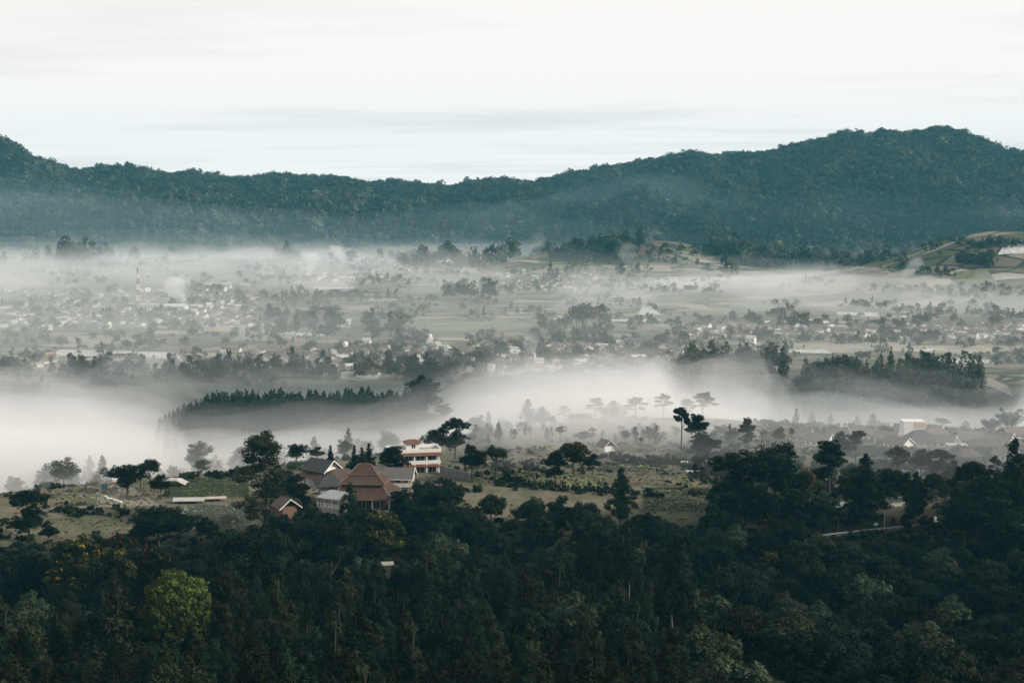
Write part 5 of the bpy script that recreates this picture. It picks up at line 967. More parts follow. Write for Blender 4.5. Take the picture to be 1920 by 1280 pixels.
# ------------------------------------------------------------------ road on the right with guard rail, poles, sign
def road():
    us = np.arange(1500, 1835, 8.0); vv = np.interp(us, [1500, 1560, 1660, 1760, 1834], [1014, 1006, 996, 986, 980]); pts = []
    gx_, gy_ = ground_at(us, vv); rs_ = np.hypot(gx_, gy_); rs_ = np.polyval(np.polyfit(us, rs_, 2), us)
    for u, r_0 in zip(us, rs_): pts.append(at_r(u, float(r_0)))
    pts = np.array(pts); mb = MB(); v_, f_ = [], []
    zc_ = [float(H(x, y)) + 0.35 for x, y in pts]; zc_ = np.convolve(np.pad(zc_, 6, mode='edge'), np.ones(13) / 13, mode='valid')
    for k, (x, y) in enumerate(pts):
        d = np.array([x, y]) / math.hypot(x, y)
        for s_ in (-2.2, 2.2): v_.append((x + d[0] * s_, y + d[1] * s_, zc_[k]))
    for k in range(len(pts) - 1): f_.append((2 * k, 2 * k + 2, 2 * k + 3, 2 * k + 1))
    n0 = len(v_); v_ += [(a, b_, c - 0.7) for a, b_, c in v_]
    for k in range(len(pts) - 1): f_ += [(2 * k + n0, 2 * k, 2 * k + 1, 2 * k + 1 + n0)[::1] if k == 0 else (2 * k, 2 * k + n0, 2 * k + 2 + n0, 2 * k + 2), (2 * k + 1, 2 * k + 3, 2 * k + 3 + n0, 2 * k + 1 + n0)]
    obj('road', mesh('road', v_, f_, [plain('asphalt', (0.045, 0.045, 0.045), 0.9, 0.2)]), kind='structure')
    t = thing('guard_rail', 'long pale guard rail along the road above the shrubs', 'guard rail', (pts[6][0], pts[6][1], zc_[6]))
    o = np.array([*pts[6], zc_[6]]); rail = MB(); line = []
    for k in range(6, len(pts) - 8):
        d = pts[k] / np.linalg.norm(pts[k]); p = np.array([*(pts[k] - d * 2.0), zc_[k]]) - o; line.append(p)
        if (k - 6) % 2 == 0: part('post', MB().box(p[0] - 0.09, p[0] + 0.09, p[1] - 0.05, p[1] + 0.1, p[2] - 0.8, p[2] + 0.75), [W_GREY], t)
    for a, b_ in zip(line[:-1], line[1:]):
        q = []
        for p in (a, b_):
            for (dy, dz) in ((-0.10, 0.45), (-0.16, 0.58), (-0.10, 0.66), (-0.16, 0.76), (-0.10, 0.88)): q.append((p[0], p[1] + dy, p[2] + dz))
        rail.add(q, [(i, i + 5, i + 6, i + 1) for i in range(4)] + [(i + 1, i + 6, i + 5, i) for i in ()])
    part('rail', rail, [plain('galvanised', (0.24, 0.24, 0.23), 0.5, 0.15)], t)
    for k, (u, h, lb) in enumerate(((1583, 5.2, 'thin dark roadside pole, leftmost, by the guard rail'), (1669, 5.2, 'pale roadside pole in the middle of the guard rail'), (1715, 6.5, 'tall dark roadside pole near the guard rail end'))):
        j = int(np.argmin(np.abs(us - u))); d = pts[j] / np.linalg.norm(pts[j]); x, y = pts[j] - d * 1.6
        obj('roadside_pole', MB().tube([(0, 0, -1), (0.02, 0, h * 0.5), (0.08, 0, h)], [0.15, 0.13, 0.11], 7).mesh('roadside_pole', [MB_PALE if k == 1 else MB_BARK], True), None, (x, y, zc_[j]), label=lb, category='pole')
    j = int(np.argmin(np.abs(us - 1650))); x, y = pts[j] + pts[j] / np.linalg.norm(pts[j]) * 2.4
    t = thing('road_sign', 'small pale blue sign board behind the guard rail', 'sign', (x, y, zc_[j])); part('board', MB().box(-0.7, 0.7, -0.04, 0.0, 0.6, 1.5), [plain('blue_board', (0.24, 0.50, 0.52), 0.6, 0.08)], t); part('post', MB().box(-0.06, 0.06, 0.0, 0.08, -0.5, 1.4), [W_GREY], t); part('panel', MB().box(-0.45, 0.45, -0.055, -0.04, 0.85, 1.25), [W_WHITE], t)
    j = int(np.argmin(np.abs(us - 1762))); x, y = pts[j] + pts[j] / np.linalg.norm(pts[j]) * 2.8
    t = thing('kilometre_post', 'small white block standing by the road end', 'post', (x, y, zc_[j])); part('block', MB().box(-0.4, 0.4, -0.3, 0.3, -0.3, 1.5), [W_WHITE], t); part('foot', MB().box(-0.45, 0.9, -0.35, 0.35, -0.3, 0.2), [W_WHITE], t)
    x, y, z = spot(1600, 946); r_ = np.random.default_rng(9); mb = MB(); 
    for k in range(6): vv, ff = tube([(0.5 * k - 1.2, 0.1 * k, 0.1), (0.5 * k - 1.5, 0, 1.7 - 0.25 * k)], [0.28, 0.2], 6); mb.add(vv + 0.06 * r_.normal(size=vv.shape), ff.tolist())
    obj('dead_stump', mb.mesh('dead_stump', [MB_PALE]), None, (x, y, z), label='bleached broken stump in front of the tall feathery pine', category='stump')
road()
# ------------------------------------------------------------------ the village on the plateau
def plateau_house(u, r, w, d, kind, roof, wall, rot, label, h=2.9, up=2.6):
    x, y, z = spot(u, r=r); t = thing('village_house', label, 'house', (x, y, z - 0.5), R(rot), None, 0.88)
    part('wall', MB().box(-w / 2, w / 2, -d / 2, d / 2, -1, h), [wall], t)
    if kind == 'gable':
        part('roof', gable(MB(), -w / 2 - 0.6, w / 2 + 0.6, -d / 2 - 0.9, d / 2 + 0.9, h - 0.35, h + up), [roof], t); part('verge_board', gable(MB(), w / 2 + 0.6, w / 2 + 0.75, -d / 2 - 1.0, d / 2 + 1.0, h - 0.36, h + up + 0.1, 0.3), [W_WHITE], t)
        gp = MB(); gp.add([(w / 2, -d / 2, h), (w / 2, d / 2, h), (w / 2, 0, h + up - 0.5), (w / 2 - 0.2, -d / 2, h), (w / 2 - 0.2, d / 2, h), (w / 2 - 0.2, 0, h + up - 0.5)], [(0, 1, 2), (5, 4, 3), (0, 2, 5, 3), (1, 4, 5, 2)]); part('gable', gp, [wall], t)
    elif kind == 'hip': part('roof', hip(MB(), w / 2 + 0.9, d / 2 + 0.9, h - 0.1, h + up, w * 0.2), [roof], t)
    else: part('roof', MB().box(-w / 2 - 0.3, w / 2 + 0.3, -d / 2 - 0.3, d / 2 + 0.3, h, h + 0.3), [roof], t)
    for x0 in np.arange(-w / 2 + 0.8, w / 2 - 1.6, 2.8): window(t, x0, x0 + 1.2, 0.9, 2.1, -d / 2)
HV = [(1455, 540, 9, 7, 'hip', R_BROWN, W_CREAM, 5, 'brown hipped-roof house, first one left in the misty plateau village'), (1500, 548, 11, 7, 'gable', R_GREY, W_WHITE, -20, 'grey-roofed house below the tiny dark pointed tree'), (1540, 540, 10, 8, 'gable', R_GREY, W_WHITE, -30, 'grey gabled house left of the round-topped tree'), (1572, 552, 10, 7, 'gable', R_BROWN, W_CREAM, 12, 'brown gabled house just behind the hazy bluish tree'), (1640, 556, 10, 7, 'hip', R_GREY, W_WHITE, 0, 'grey hipped house right of the round-topped tree'), (1668, 550, 9, 7, 'gable', R_GREY, W_WHITE, -25, 'house with white-edged gable between grey roofs, by a small round tree'), (1690, 540, 10, 7, 'gable', R_BROWN, W_WHITE, -52, 'brown house whose white gable faces the grove'),
      (1730, 548, 11, 10, 'hip', R_BLACK, W_CREAM, 8, 'house with tall pointed dark brown roof in the village'), (1776, 548, 9, 7, 'gable', R_GREY, W_WHITE, -24, 'grey roof with white verge right of the pointed brown roof'), (1800, 540, 8, 5, 'flat', R_PALE, W_CREAM, -6, 'flat pale canopy roof in the middle of the village'), (1826, 560, 12, 8, 'gable', R_GREY, W_WHITE, 4, 'long grey-brown roof behind the pale canopy'), (1850, 545, 13, 8, 'hip', R_BROWN, W_CREAM, -3, 'widest brown roof in the right of the village'), (1822, 522, 9, 7, 'hip', R_BROWN, W_CREAM, 6, 'low brown roof in front of the widest brown roof'), (1880, 560, 11, 8, 'gable', R_GREY, W_WHITE, -35, 'grey roof with two bright white verges at the village end'), (1893, 528, 8, 6, 'gable', R_GREY, W_WHITE, -40, 'small grey roof with white verge at the village end, nearest'), (1908, 575, 10, 7, 'gable', R_PINK, W_WHITE, 10, 'faded reddish roof last in the village at the right'), (1760, 565, 10, 8, 'hip', R_PINK, W_CREAM, 0, 'faded red roof fading into fog behind the pointed brown roof'), (1612, 562, 10, 8, 'hip', R_GREY, W_CREAM, 0, 'dim grey roof hidden behind the round-topped tree'), (1700, 570, 8, 6, 'gable', R_GREY, W_WHITE, -15, 'grey roof deep in mist left of the striped white block')]
for a in HV: plateau_house(*a, up=4.2 if a[5] is R_BLACK else 2.5)
x, y, z = spot(1716, r=562); t = thing('striped_block', 'white square block with striped upper wall behind the pointed brown roof', 'building', (x, y, z)); part('wall', MB().box(-4.2, 4.2, -3, 3, -1, 6.6), [W_WHITE], t); part('parapet', MB().box(-4.3, 4.3, -3.1, 3.1, 6.6, 6.9), [W_WHITE], t)
for k in range(7): part('stripe_panel', MB().box(-0.4 + 0.66 * k, -0.06 + 0.66 * k, -3.05, -2.99, 4.2, 6.4), [W_ORANGE], t)
# ------------------------------------------------------------------ bamboo at the right edge
def bamboo():
    for q, (u, r, vt, lb) in enumerate(((1862, 590, 765, 'arching bamboo clump, left half, above the village at the right edge'), (1900, 588, 745, 'taller arching bamboo clump cut by the right edge'))):
        x, y = at_r(u, r); z = float(H(x, y)); h = CZ - (vt - HOR) / F * r - z; r_ = np.random.default_rng(80 + q); culm, c, s_ = MB(), [], []
        for k in range(16):
            a = r_.random() * 6.28; ln = h * (0.75 + 0.35 * r_.random()); out = 2.2 + 2.6 * r_.random(); pts = [(0.5 * math.cos(a) + math.cos(a) * out * f ** 2.2, 0.5 * math.sin(a) + math.sin(a) * out * f ** 2.2, ln * (f - 0.14 * f ** 3) - 0.5 * (f == 0)) for f in np.linspace(0, 1, 7)]
            culm.tube(pts, [0.09, 0.085, 0.08, 0.07, 0.05, 0.03, 0.01], 5); c += pts[3:]; s_ += [(1.1, 1.1, 0.8)] * 4
        t = thing('bamboo_clump', lb, 'bamboo', (x, y, z)); obj('foliage', crown_mesh('foliage', MF['broad_o'], r_, np.array(c), np.array(s_), 4200, 0.32, up=0.1, jit=0.7, asp=0.25), t); part('culm', culm, [MF['fresh']], t)
bamboo()
# ------------------------------------------------------------------ the plain: houses, mast, halls, plots
W_AGED = plain('aged_plaster', (0.62, 0.59, 0.54), 0.85, 0.3, 0.08); R_OLDTIN = plain('old_tin', (0.46, 0.45, 0.44), 0.6, 0.3, 0.08)
def cottage(i, w, d, h, up, kind, roof, wall):
    mb = MB(); mb.box(-w / 2, w / 2, -d / 2, d / 2, -0.8, h, 1)
    if kind == 'gable':
        gable(mb, -w / 2 - 0.5, w / 2 + 0.5, -d / 2 - 0.7, d / 2 + 0.7, h - 0.3, h + up, 0.2, 0); mb.add([(w / 2, -d / 2, h), (w / 2, d / 2, h), (w / 2, 0, h + up - 0.4)], [(0, 1, 2)], 1); mb.add([(-w / 2, -d / 2, h), (-w / 2, d / 2, h), (-w / 2, 0, h + up - 0.4)], [(2, 1, 0)], 1)
    elif kind == 'hip': hip(mb, w / 2 + 0.7, d / 2 + 0.7, h - 0.1, h + up, w * 0.2, 0.2, 0)
    else: mb.box(-w / 2 - 0.2, w / 2 + 0.2, -d / 2 - 0.2, d / 2 + 0.2, h + 0.003, h + 0.4, 0)
    for x0 in np.arange(-w / 2 + 0.9, w / 2 - 1.5, 2.6): mb.box(x0, x0 + 1.2, -d / 2 - 0.04, -d / 2 - 0.003, 0.8, 2.1, 2)
    return mb.mesh('cottage', [roof, wall, W_DARK])
COT = [(cottage(0, 9, 7, 3, 2.3, 'gable', R_BROWN, W_AGED), 'brown gabled cottage'), (cottage(1, 8, 6, 2.8, 2.2, 'gable', R_PINK, W_AGED), 'faded red gabled cottage'), (cottage(2, 10, 7, 3, 2.2, 'hip', R_BROWN, W_GREY), 'brown hipped cottage'), (cottage(3, 9, 6, 2.8, 1.9, 'gable', R_GREY, W_GREY), 'grey gabled cottage'), (cottage(4, 10, 7, 3.2, 2.4, 'hip', R_PINK, W_CREAM), 'faded red hipped cottage'), (cottage(5, 8, 5, 3.2, 0.4, 'flat', R_OLDTIN, W_AGED), 'white flat-roofed house'), (cottage(6, 11, 6, 2.9, 1.6, 'gable', R_OLDTIN, W_AGED), 'tin-roofed long house'), (cottage(7, 8, 6, 5.6, 2.0, 'gable', R_GREY, W_AGED), 'tall white grey-roofed house'), (cottage(8, 7, 6, 2.8, 2.2, 'gable', R_TERRA, W_CREAM), 'small terracotta-roofed cottage')]
VILL = [((645, 1300, 655, 698), 112, 'in the near village'), ((1290, 1900, 618, 640), 66, 'in the long village'), ((0, 480, 560, 612), 52, 'in the far village'), ((0, 420, 672, 690), 10, 'behind the misty belt'), ((560, 770, 498, 528), 20, 'in the hazy upper village'), ((960, 1110, 520, 545), 18, 'in the upper village'), ((420, 640, 672, 690), 10, 'behind the misty belt')]
def villages():
    r_ = np.random.default_rng(55); n = 0; taken = []; extra = []
    for (u0, u1, v0, v1), k, where in VILL:
        got = 0
        for _ in range(k * 12):
            if got >= k: break
            u = u0 + (u1 - u0) * r_.random(); v = v0 + (v1 - v0) * r_.random() + (4 * (u - u0) / (u1 - u0) - 2 if 'near' in where else 0); x, y = (float(a) for a in ground_at(u, v))
            if any((x - a) ** 2 + (y - b_) ** 2 < 7.5 ** 2 for a, b_ in taken): continue
            taken.append((x, y)); got += 1; kd = int(r_.choice(9, p=[.18, .15, .13, .14, .1, .09, .07, .06, .08])); me_, ph = COT[kd]
            o = obj('cottage', me_, None, (x, y, float(H(x, y))), R(float(r_.choice([0, 90, 180, 270])) + 25 * r_.normal()), 0.64 + 0.30 * r_.random(), category='house'); n += 1
            PENDING.append((o, ph + ' ' + where, u, v - 3, 'cottages of the plain'))
    print('cottages', n)
    P = []
    for (u0, u1, v0, v1), k in (((640, 1300, 650, 695), 380), ((1290, 1920, 610, 640), 430), ((0, 480, 545, 612), 480), ((540, 770, 490, 530), 240), ((930, 1120, 510, 545), 160), ((420, 660, 655, 690), 60), ((0, 200, 590, 620), 60), ((1480, 1760, 590, 606), 12)):
        u = u0 + (u1 - u0) * r_.random(k); v = v0 + (v1 - v0) * r_.random(k); x, y = ground_at(u, v); keep = [i for i in range(k) if not any((x[i] - a) ** 2 + (y[i] - b_) ** 2 < 81 for a, b_ in taken)]; P.append(np.stack([x, y, H(x, y)], 1)[keep])
    P = np.concatenate(P); scatter_gn('far_house_scatter', P, 0.60 + 0.32 * r_.random(len(P)), r_.choice(9, len(P), p=[.15, .13, .12, .14, .1, .12, .1, .06, .08]), [c[0] for c in COT], kind='stuff')
villages()
def landmarks():
    x, y, z = spot(260, 574); t = thing('radio_mast', 'tall red and white lattice radio mast on the plain', 'mast', (x, y, z)); hh = 38.0
    RED, WHT = plain('red_paint', (0.30, 0.19, 0.175), 0.6, 0.1), W_WHITE
    def at(q, s_): wd = 1.5 * (1 - q) + 0.4; return np.array([s_[0] * wd, s_[1] * wd, hh * q])
    cs = [(-1, -1), (1, -1), (1, 1), (-1, 1)]
    for k in range(7):
        mb = MB(); a, b_ = k / 7, (k + 1) / 7
        for i in range(4):
            c, d = cs[i], cs[(i + 1) % 4]; mb.tube([at(a, c), at(b_, c)], [0.2, 0.18], 5); mid = (a + b_) / 2
            for (p, q) in ((a, mid), (mid, b_)): mb.tube([at(p, c), at(q, d)], [0.1, 0.1], 4); mb.tube([at(p, d), at(q, c)], [0.1, 0.1], 4)
            mb.tube([at(a, c), at(a, d)], [0.11, 0.11], 4)
        part('lattice_section', mb, [RED if k % 2 == 0 else WHT], t)
    for k, q in enumerate((0.86, 0.95)): part('antenna', MB().tube([(-0.9, -0.8, hh * q), (-0.9, -0.8, hh * q + 2)], [0.25, 0.25], 6).tube([(0.9, -0.7, hh * q), (0.9, -0.7, hh * q + 2)], [0.25, 0.25], 6), [WHT], t)
    def hall(name, label, u, v, w, d, h, roof, wall, rot=0, arch=False, nwin=5):
        x, y, z = spot(u, v); t = thing(name, label, 'building', (x, y, z), R(rot)); part('wall', MB().box(-w / 2, w / 2, -d / 2, d / 2, -1, h), [wall], t)
        if arch:
            v_, f_ = [], []
            for sx in (-1, 1):
                for k in range(9): a = math.pi * k / 8; v_.append((sx * (w / 2 + 0.4), -(d / 2 + 0.5) * math.cos(a), h + 0.02 + 3.0 * math.sin(a)))
            f_ = [(k, k + 1, k + 10, k + 9) for k in range(8)] + [tuple(range(8, -1, -1)), tuple(range(9, 18)), (0, 9, 17, 8)]; part('roof', MB().add(v_, f_), [roof], t)
        else: part('roof', gable(MB(), -w / 2 - 0.5, w / 2 + 0.5, -d / 2 - 0.6, d / 2 + 0.6, h - 0.2, h + 1.8), [roof], t)
        for k in range(nwin): x0 = -w / 2 + w * (k + 0.3) / nwin; window(t, x0, x0 + w / nwin * 0.4, h * 0.45, h * 0.75, -d / 2)
        return t
    x, y, z = spot(279, 586); t = thing('block_building', 'white two-storey block with small turrets below the radio mast', 'building', (x, y, z), R(-4)); part('wall', MB().box(-9.5, 9.5, -4, 4, -1, 7.2), [W_WHITE], t); part('parapet', MB().box(-9.7, 9.7, -4.2, 4.2, 7.2, 7.9), [W_WHITE], t)
    for k in range(5): part('turret', MB().box(-1 + 2.4 * k, -0.2 + 2.4 * k, -4.1, -3.3, 7.9, 9.4), [W_WHITE], t)
    for k in range(6): window(t, -8.6 + 3.0 * k, -7.4 + 3.0 * k, 4.2, 5.8, -4); window(t, -8.6 + 3.0 * k, -7.4 + 3.0 * k, 1.0, 2.6, -4)
    hall('factory_hall', 'long pale-roofed hall right of the white turreted block', 325, 582, 26, 12, 4.5, R_ZINC, W_WHITE, -3)
    hall('white_hall', 'white arched-roof hall alone on the misty plain', 412, 541, 26, 10, 3.6, R_PALE, W_WHITE, 0, True)
    hall('white_hall', 'small pale hall right of the arched-roof one', 460, 541, 10, 6, 4.0, R_PALE, W_CREAM, 0, False, 3)
    hall('white_house', 'bright white-walled house standing before the long village', 1408, 645, 7, 6, 5.2, R_PALE, W_WHITE, -25, False, 2)
    hall('white_hall', 'bright white arched hall in the hazy upper village', 650, 528, 20, 8, 3.4, R_PALE, W_WHITE, -4, True)
    hall('white_house', 'white cubic house between the dome and wooded patch', 688, 650, 6, 5, 5.0, R_PALE, W_WHITE, -10, False, 2)
    hall('blue_house', 'house with pale blue gable in the near village', 795, 657, 8, 6, 3.6, R_PINK, W_BLUE, -66, False, 2)
    hall('grey_block', 'grey-blue block with pale end wall in the near village', 1190, 652, 16, 7, 6.0, R_GREY, W_GREY, 0, False, 4)
    hall('white_house', 'white box house left of the grey-blue block', 1163, 652, 6, 5, 4.5, R_PALE, W_WHITE, 0, False, 2)
    hall('orange_house', 'house with glowing orange gable at the edge of the plain', 92, 668, 8, 6, 3.4, R_BROWN, W_ORANGE, -60, False, 2)
    hall('red_roof_house', 'long red-roofed house with white gable behind the misty trees', 235, 676, 14, 8, 3.2, R_TERRA, W_WHITE, -12, False, 4)
    hall('barn', 'long low barn with white gable end beside the plain', 690, 706, 16, 7, 2.8, R_BROWN, W_WHITE, -16, False, 3)
    x, y, z = spot(1175, 682); t = thing('hipped_house', 'large hipped-roof house with pale walls at the village front', 'house', (x, y, z), R(-10)); part('wall', MB().box(-5, 5, -4, 4, -1, 3.6), [W_WHITE], t); part('roof', hip(MB(), 6.2, 5.2, 3.5, 6.6, 1.2), [R_PINK], t); [window(t, -4 + 2.8 * k, -2.6 + 2.8 * k, 1.2, 2.6, -4) for k in range(3)]
    def dome(mb, r0, z0, hgt, bulb=1.0):
        pr = [(1.0, 0), (1.08 * bulb, 0.25), (0.95, 0.55), (0.6, 0.85), (0.2, 1.05), (0.02, 1.3)]; mb.tube([(0, 0, z0 + hgt * q) for _, q in pr], [r0 * p for p, _ in pr], 16)
    for (u, v, w, h, rd, nm, lb, sc) in ((648, 668, 10, 4.0, 2.0, 'prayer_hall', 'domed white prayer hall with dark pyramid roof', 1), (807, 648, 4, 6.0, 1.5, 'prayer_tower', 'slim tower topped by a small white dome', 1)):
        x, y, z = spot(u, v); t = thing(nm, lb, 'mosque', (x, y, z)); part('wall', MB().box(-w / 2, w / 2, -w / 2, w / 2, -1, h), [W_WHITE], t)
        if w > 5: part('roof', hip(MB(), w / 2 + 1.2, w / 2 + 1.2, h, h + 4.2, 0.4), [R_BROWN], t)
        part('drum', MB().tube([(0, 0, h), (0, 0, h + (4.6 if w > 5 else 1.2))], [rd * 0.9, rd * 0.9], 12), [W_WHITE], t); mb = MB(); dome(mb, rd, h + (4.6 if w > 5 else 1.2), rd * 1.1); part('dome', mb, [W_WHITE], t, True)
        for k in range(2): window(t, -w / 2 + 0.6 + k * w * 0.45, -w / 2 + 0.6 + k * w * 0.45 + w * 0.28, 1.2, 2.8, -w / 2)
    # tall thin pole tree in the village, and light sheets of mulch and greenhouse plastic on the plain
    x, y, z = spot(857, 700); obj('bare_pole', MB().tube([(0, 0, -0.5), (0.1, 0, 6), (0, 0.1, 13)], [0.22, 0.18, 0.1], 6).mesh('bare_pole', [MB_BARK], True), None, (x, y, z), label='tall bare pole at the front of the near village', category='pole')
landmarks()
C_MULCH = crop('mulch_film', (0.34, 0.34, 0.33), (0.52, 0.52, 0.50), 0.15); C_FAR = crop('far_stubble', (0.20, 0.175, 0.125), (0.31, 0.27, 0.21), 0.1); C_FARG = crop('far_green', (0.09, 0.10, 0.05), (0.15, 0.15, 0.08), 0.1); C_STRIPE = None
def stripes(name, a, b_, sc, rot):
    m, t, b = mat(name); mp_ = t.nodes.new('ShaderNodeMapping'); L(t, pos(t), mp_.inputs[0]); mp_.inputs['Rotation'].default_value = (0, 0, rot); w_ = t.nodes.new('ShaderNodeTexWave'); w_.inputs['Scale'].default_value = sc; w_.inputs['Distortion'].default_value = 1.0; L(t, mp_.outputs[0], w_.inputs['Vector']); L(t, ramp(t, w_.outputs['Fac'], [(0.45, a), (0.6, b_)]), b.inputs['Base Color']); b.inputs['Roughness'].default_value = 0.9; return m
C_STRIPE = stripes('striped_beds', (0.11, 0.105, 0.075), (0.34, 0.32, 0.28), 0.11, 1.2)
SHEETS = [([(372, 622), (560, 628), (545, 607), (390, 612)], C_FAR), ([(430, 640), (560, 640), (548, 615), (440, 618)], C_STRIPE), ([(612, 612), (655, 615), (660, 598), (618, 602)], C_MULCH), ([(1415, 660), (1560, 664), (1550, 656), (1415, 654)], C_MULCH), ([(1755, 681), (1875, 683), (1870, 675), (1760, 674)], C_MULCH), ([(1412, 672), (1460, 673), (1455, 668), (1412, 667)], C_MULCH), ([(100, 668), (340, 674), (330, 662), (110, 656)], C_MULCH), ([(930, 705), (975, 706), (972, 701), (932, 700)], C_MULCH), ([(640, 703), (670, 705), (668, 700), (640, 699)], C_MULCH), ([(1035, 605), (1090, 602), (1085, 592), (1040, 594)], C_MULCH), ([(1015, 622), (1060, 618), (1050, 607), (1010, 610)], C_STRIPE), ([(1240, 570), (1340, 585), (1320, 572), (1255, 572)], C_FAR), ([(1195, 590), (1240, 592), (1220, 573), (1205, 575)], C_MULCH), ([(1500, 655), (1920, 668), (1920, 650), (1480, 646)], C_FAR), ([(840, 622), (1180, 612), (1080, 598), (860, 612)], C_FARG), ([(1570, 590), (1650, 595), (1645, 588), (1570, 585)], C_MULCH), ([(1840, 722), (1900, 745), (1890, 728), (1850, 708)], C_STRIPE), ([(830, 512), (900, 512), (890, 505), (835, 506)], C_FAR), ([(705, 500), (790, 504), (785, 482), (700, 484)], C_STRIPE), ([(290, 470), (510, 470), (500, 452), (340, 450)], C_FAR), ([(520, 445), (600, 442), (600, 431), (545, 433)], C_FAR), ([(0, 585), (140, 586), (250, 592), (0, 598)], C_FARG), ([(150, 648), (290, 640), (230, 630), (110, 632)], C_FAR), ([(1195, 438), (1270, 432), (1258, 422), (1225, 424)], C_FAR), ([(1256, 455), (1300, 458), (1280, 436), (1252, 438)], C_STRIPE), ([(1180, 480), (1250, 482), (1245, 462), (1190, 458)], C_EARTH), ([(1740, 548), (1800, 545), (1780, 522), (1735, 528)], C_FAR), ([(1800, 545), (1880, 540), (1850, 505), (1790, 512)], C_FARG), ([(1870, 480), (1920, 478), (1920, 458), (1880, 464)], C_MULCH), ([(1130, 500), (1260, 510), (1255, 498), (1140, 494)], C_FAR), ([(1240, 528), (1330, 536), (1320, 520), (1250, 518)], C_FAR)]
for u0, v0, wd, n_ in ((255, 474, 190, 6), (440, 470, 90, 3), (0, 440, 60, 4), (880, 492, 130, 4), (1040, 470, 100, 3), (1310, 520, 120, 3), (660, 480, 120, 4), (1470, 512, 200, 2)):
    for k in range(n_): SHEETS.append(([(u0 + 9 * k, v0 - 5.2 * k + 3.0), (u0 + wd - 4 * k, v0 - 5.2 * k + 2.2), (u0 + wd - 4 * k, v0 - 5.2 * k - 0.6), (u0 + 9 * k, v0 - 5.2 * k)], [C_FAR, C_EARTH, C_FAR, C_FARG][k % 4]))
_r = np.random.default_rng(99)
for k in range(64):
    v0 = 520 + 170 * _r.random(); u0 = 1860 * _r.random(); wd = (25 + 75 * _r.random()); hh = 2.5 + 5.0 * _r.random() * (v0 - 430) / 200; sk = 14 * _r.normal()
    SHEETS.append(([(u0, v0 + hh), (u0 + wd, v0 + hh + 2 * _r.normal()), (u0 + wd + sk, v0 + _r.normal()), (u0 + sk, v0)], [C_FAR, C_FARG, C_STRIPE, C_MULCH, C_FAR, C_EARTH][int(_r.integers(0, 6))]))
for k, (p, m_) in enumerate(SHEETS): plot_sheet('field', p, m_, 0.35, 8)
settle_labels()

# ------------------------------------------------------------------ fog and haze: real bodies of air
def vol_mat(name, col, dens, aniso=0.0):
    m_ = bpy.data.materials.new(name); m_.use_nodes = True; t_ = m_.node_tree; t_.nodes.clear()
    p_ = t_.nodes.new('ShaderNodeVolumePrincipled'); p_.inputs['Color'].default_value = (*col, 1); p_.inputs['Density'].default_value = dens; p_.inputs['Anisotropy'].default_value = aniso
    o_ = t_.nodes.new('ShaderNodeOutputMaterial'); L(t_, p_.outputs[0], o_.inputs['Volume']); return m_
def fog_bank(name, u0, u1, r0, r1, thick, m_, du=10, dr=8, base=-3.0, clear=None):
    """a lens of fog: lies on the ground (base under it), its upper surface = thick(u, r, x, y) above the ground or absolute"""
    uu = np.arange(u0, u1 + 1, du); rr_ = np.arange(r0, r1 + 1, dr); U, Q = np.meshgrid(uu, rr_)
    an = np.arctan((U - 960) / F); x, y = Q * np.sin(an), Q * np.cos(an); g = H(x, y)
    top = thick(U, Q, x, y, g); bot = np.minimum(g + base, top - 0.05)
    n0, n1 = x.shape; k = n0 * n1
    v = np.concatenate([np.stack([x, y, top], -1).reshape(-1, 3), np.stack([x, y, bot], -1).reshape(-1, 3)])
    i_, j_ = np.meshgrid(np.arange(n0 - 1), np.arange(n1 - 1), indexing='ij'); q = np.stack([i_ * n1 + j_, i_ * n1 + j_ + 1, (i_ + 1) * n1 + j_ + 1, (i_ + 1) * n1 + j_], -1).reshape(-1, 4)
    f = [tuple(a) for a in q.tolist()] + [tuple(a + k for a in b_[::-1]) for b_ in q.tolist()]
    def side(ids):
        for a, b_ in zip(ids[:-1], ids[1:]): f.append((b_, a, a + k, b_ + k))
    side([j for j in range(n1)]); side([(n0 - 1) * n1 + j for j in range(n1)][::-1]); side([i * n1 for i in range(n0)][::-1]); side([i * n1 + n1 - 1 for i in range(n0)])
    return obj(name, mesh(name, v, f, [m_]), kind='stuff')
def valley_fog(seed, up, amp):
    def f(U, Q, x, y, g):
        n = fbm(x / 150, y / 80, seed, 4); n2 = fbm(x / 42, y / 30, seed + 6, 3)
        lvl = np.interp(U, [-200, 0, 170, 310, 700, 850, 1000, 1150, 1300, 1500, 1700, 2200], [0, -3, -8, -15, -16, -8, 0, 4, 4, 0, 0, 0]) + up
        top = lvl + amp * (7 * n + 3.5 * n2)
        near = np.interp(U, [-200, 300, 450, 700, 850, 960, 1100, 1350, 1500, 1920], [478, 484, 490, 508, 516, 510, 508, 512, 540, 575])
        top = top + (1 - sstep(20, 190, Q - near)) * np.interp(U, [0, 600, 900, 1000, 1100, 1350, 1500, 1920], [50, 50, 42, 44, 44, 40, 22, 22])
        top = top - 28 * sstep(1420, 1500, U) * (1 - sstep(1880, 1960, U)) * sstep(640, 770, Q) - 16 * sstep(1230, 1300, U) * (1 - sstep(1440, 1500, U)) * sstep(760, 880, Q) - 9 * sstep(270, 360, U) * (1 - sstep(800, 880, U)) * sstep(660, 790, Q)
        far = np.interp(U, [-200, 0, 300, 600, 900, 1100, 1300, 1500, 1900], [990, 990, 975, 940, 930, 970, 980, 950, 960])
        top = top - 24 * sstep(-20, 90, Q - far)
        e = sstep(-10, 34, Q - near)
        return g - 2.5 + np.maximum(top - g + 2.5, 0) * e
    return f
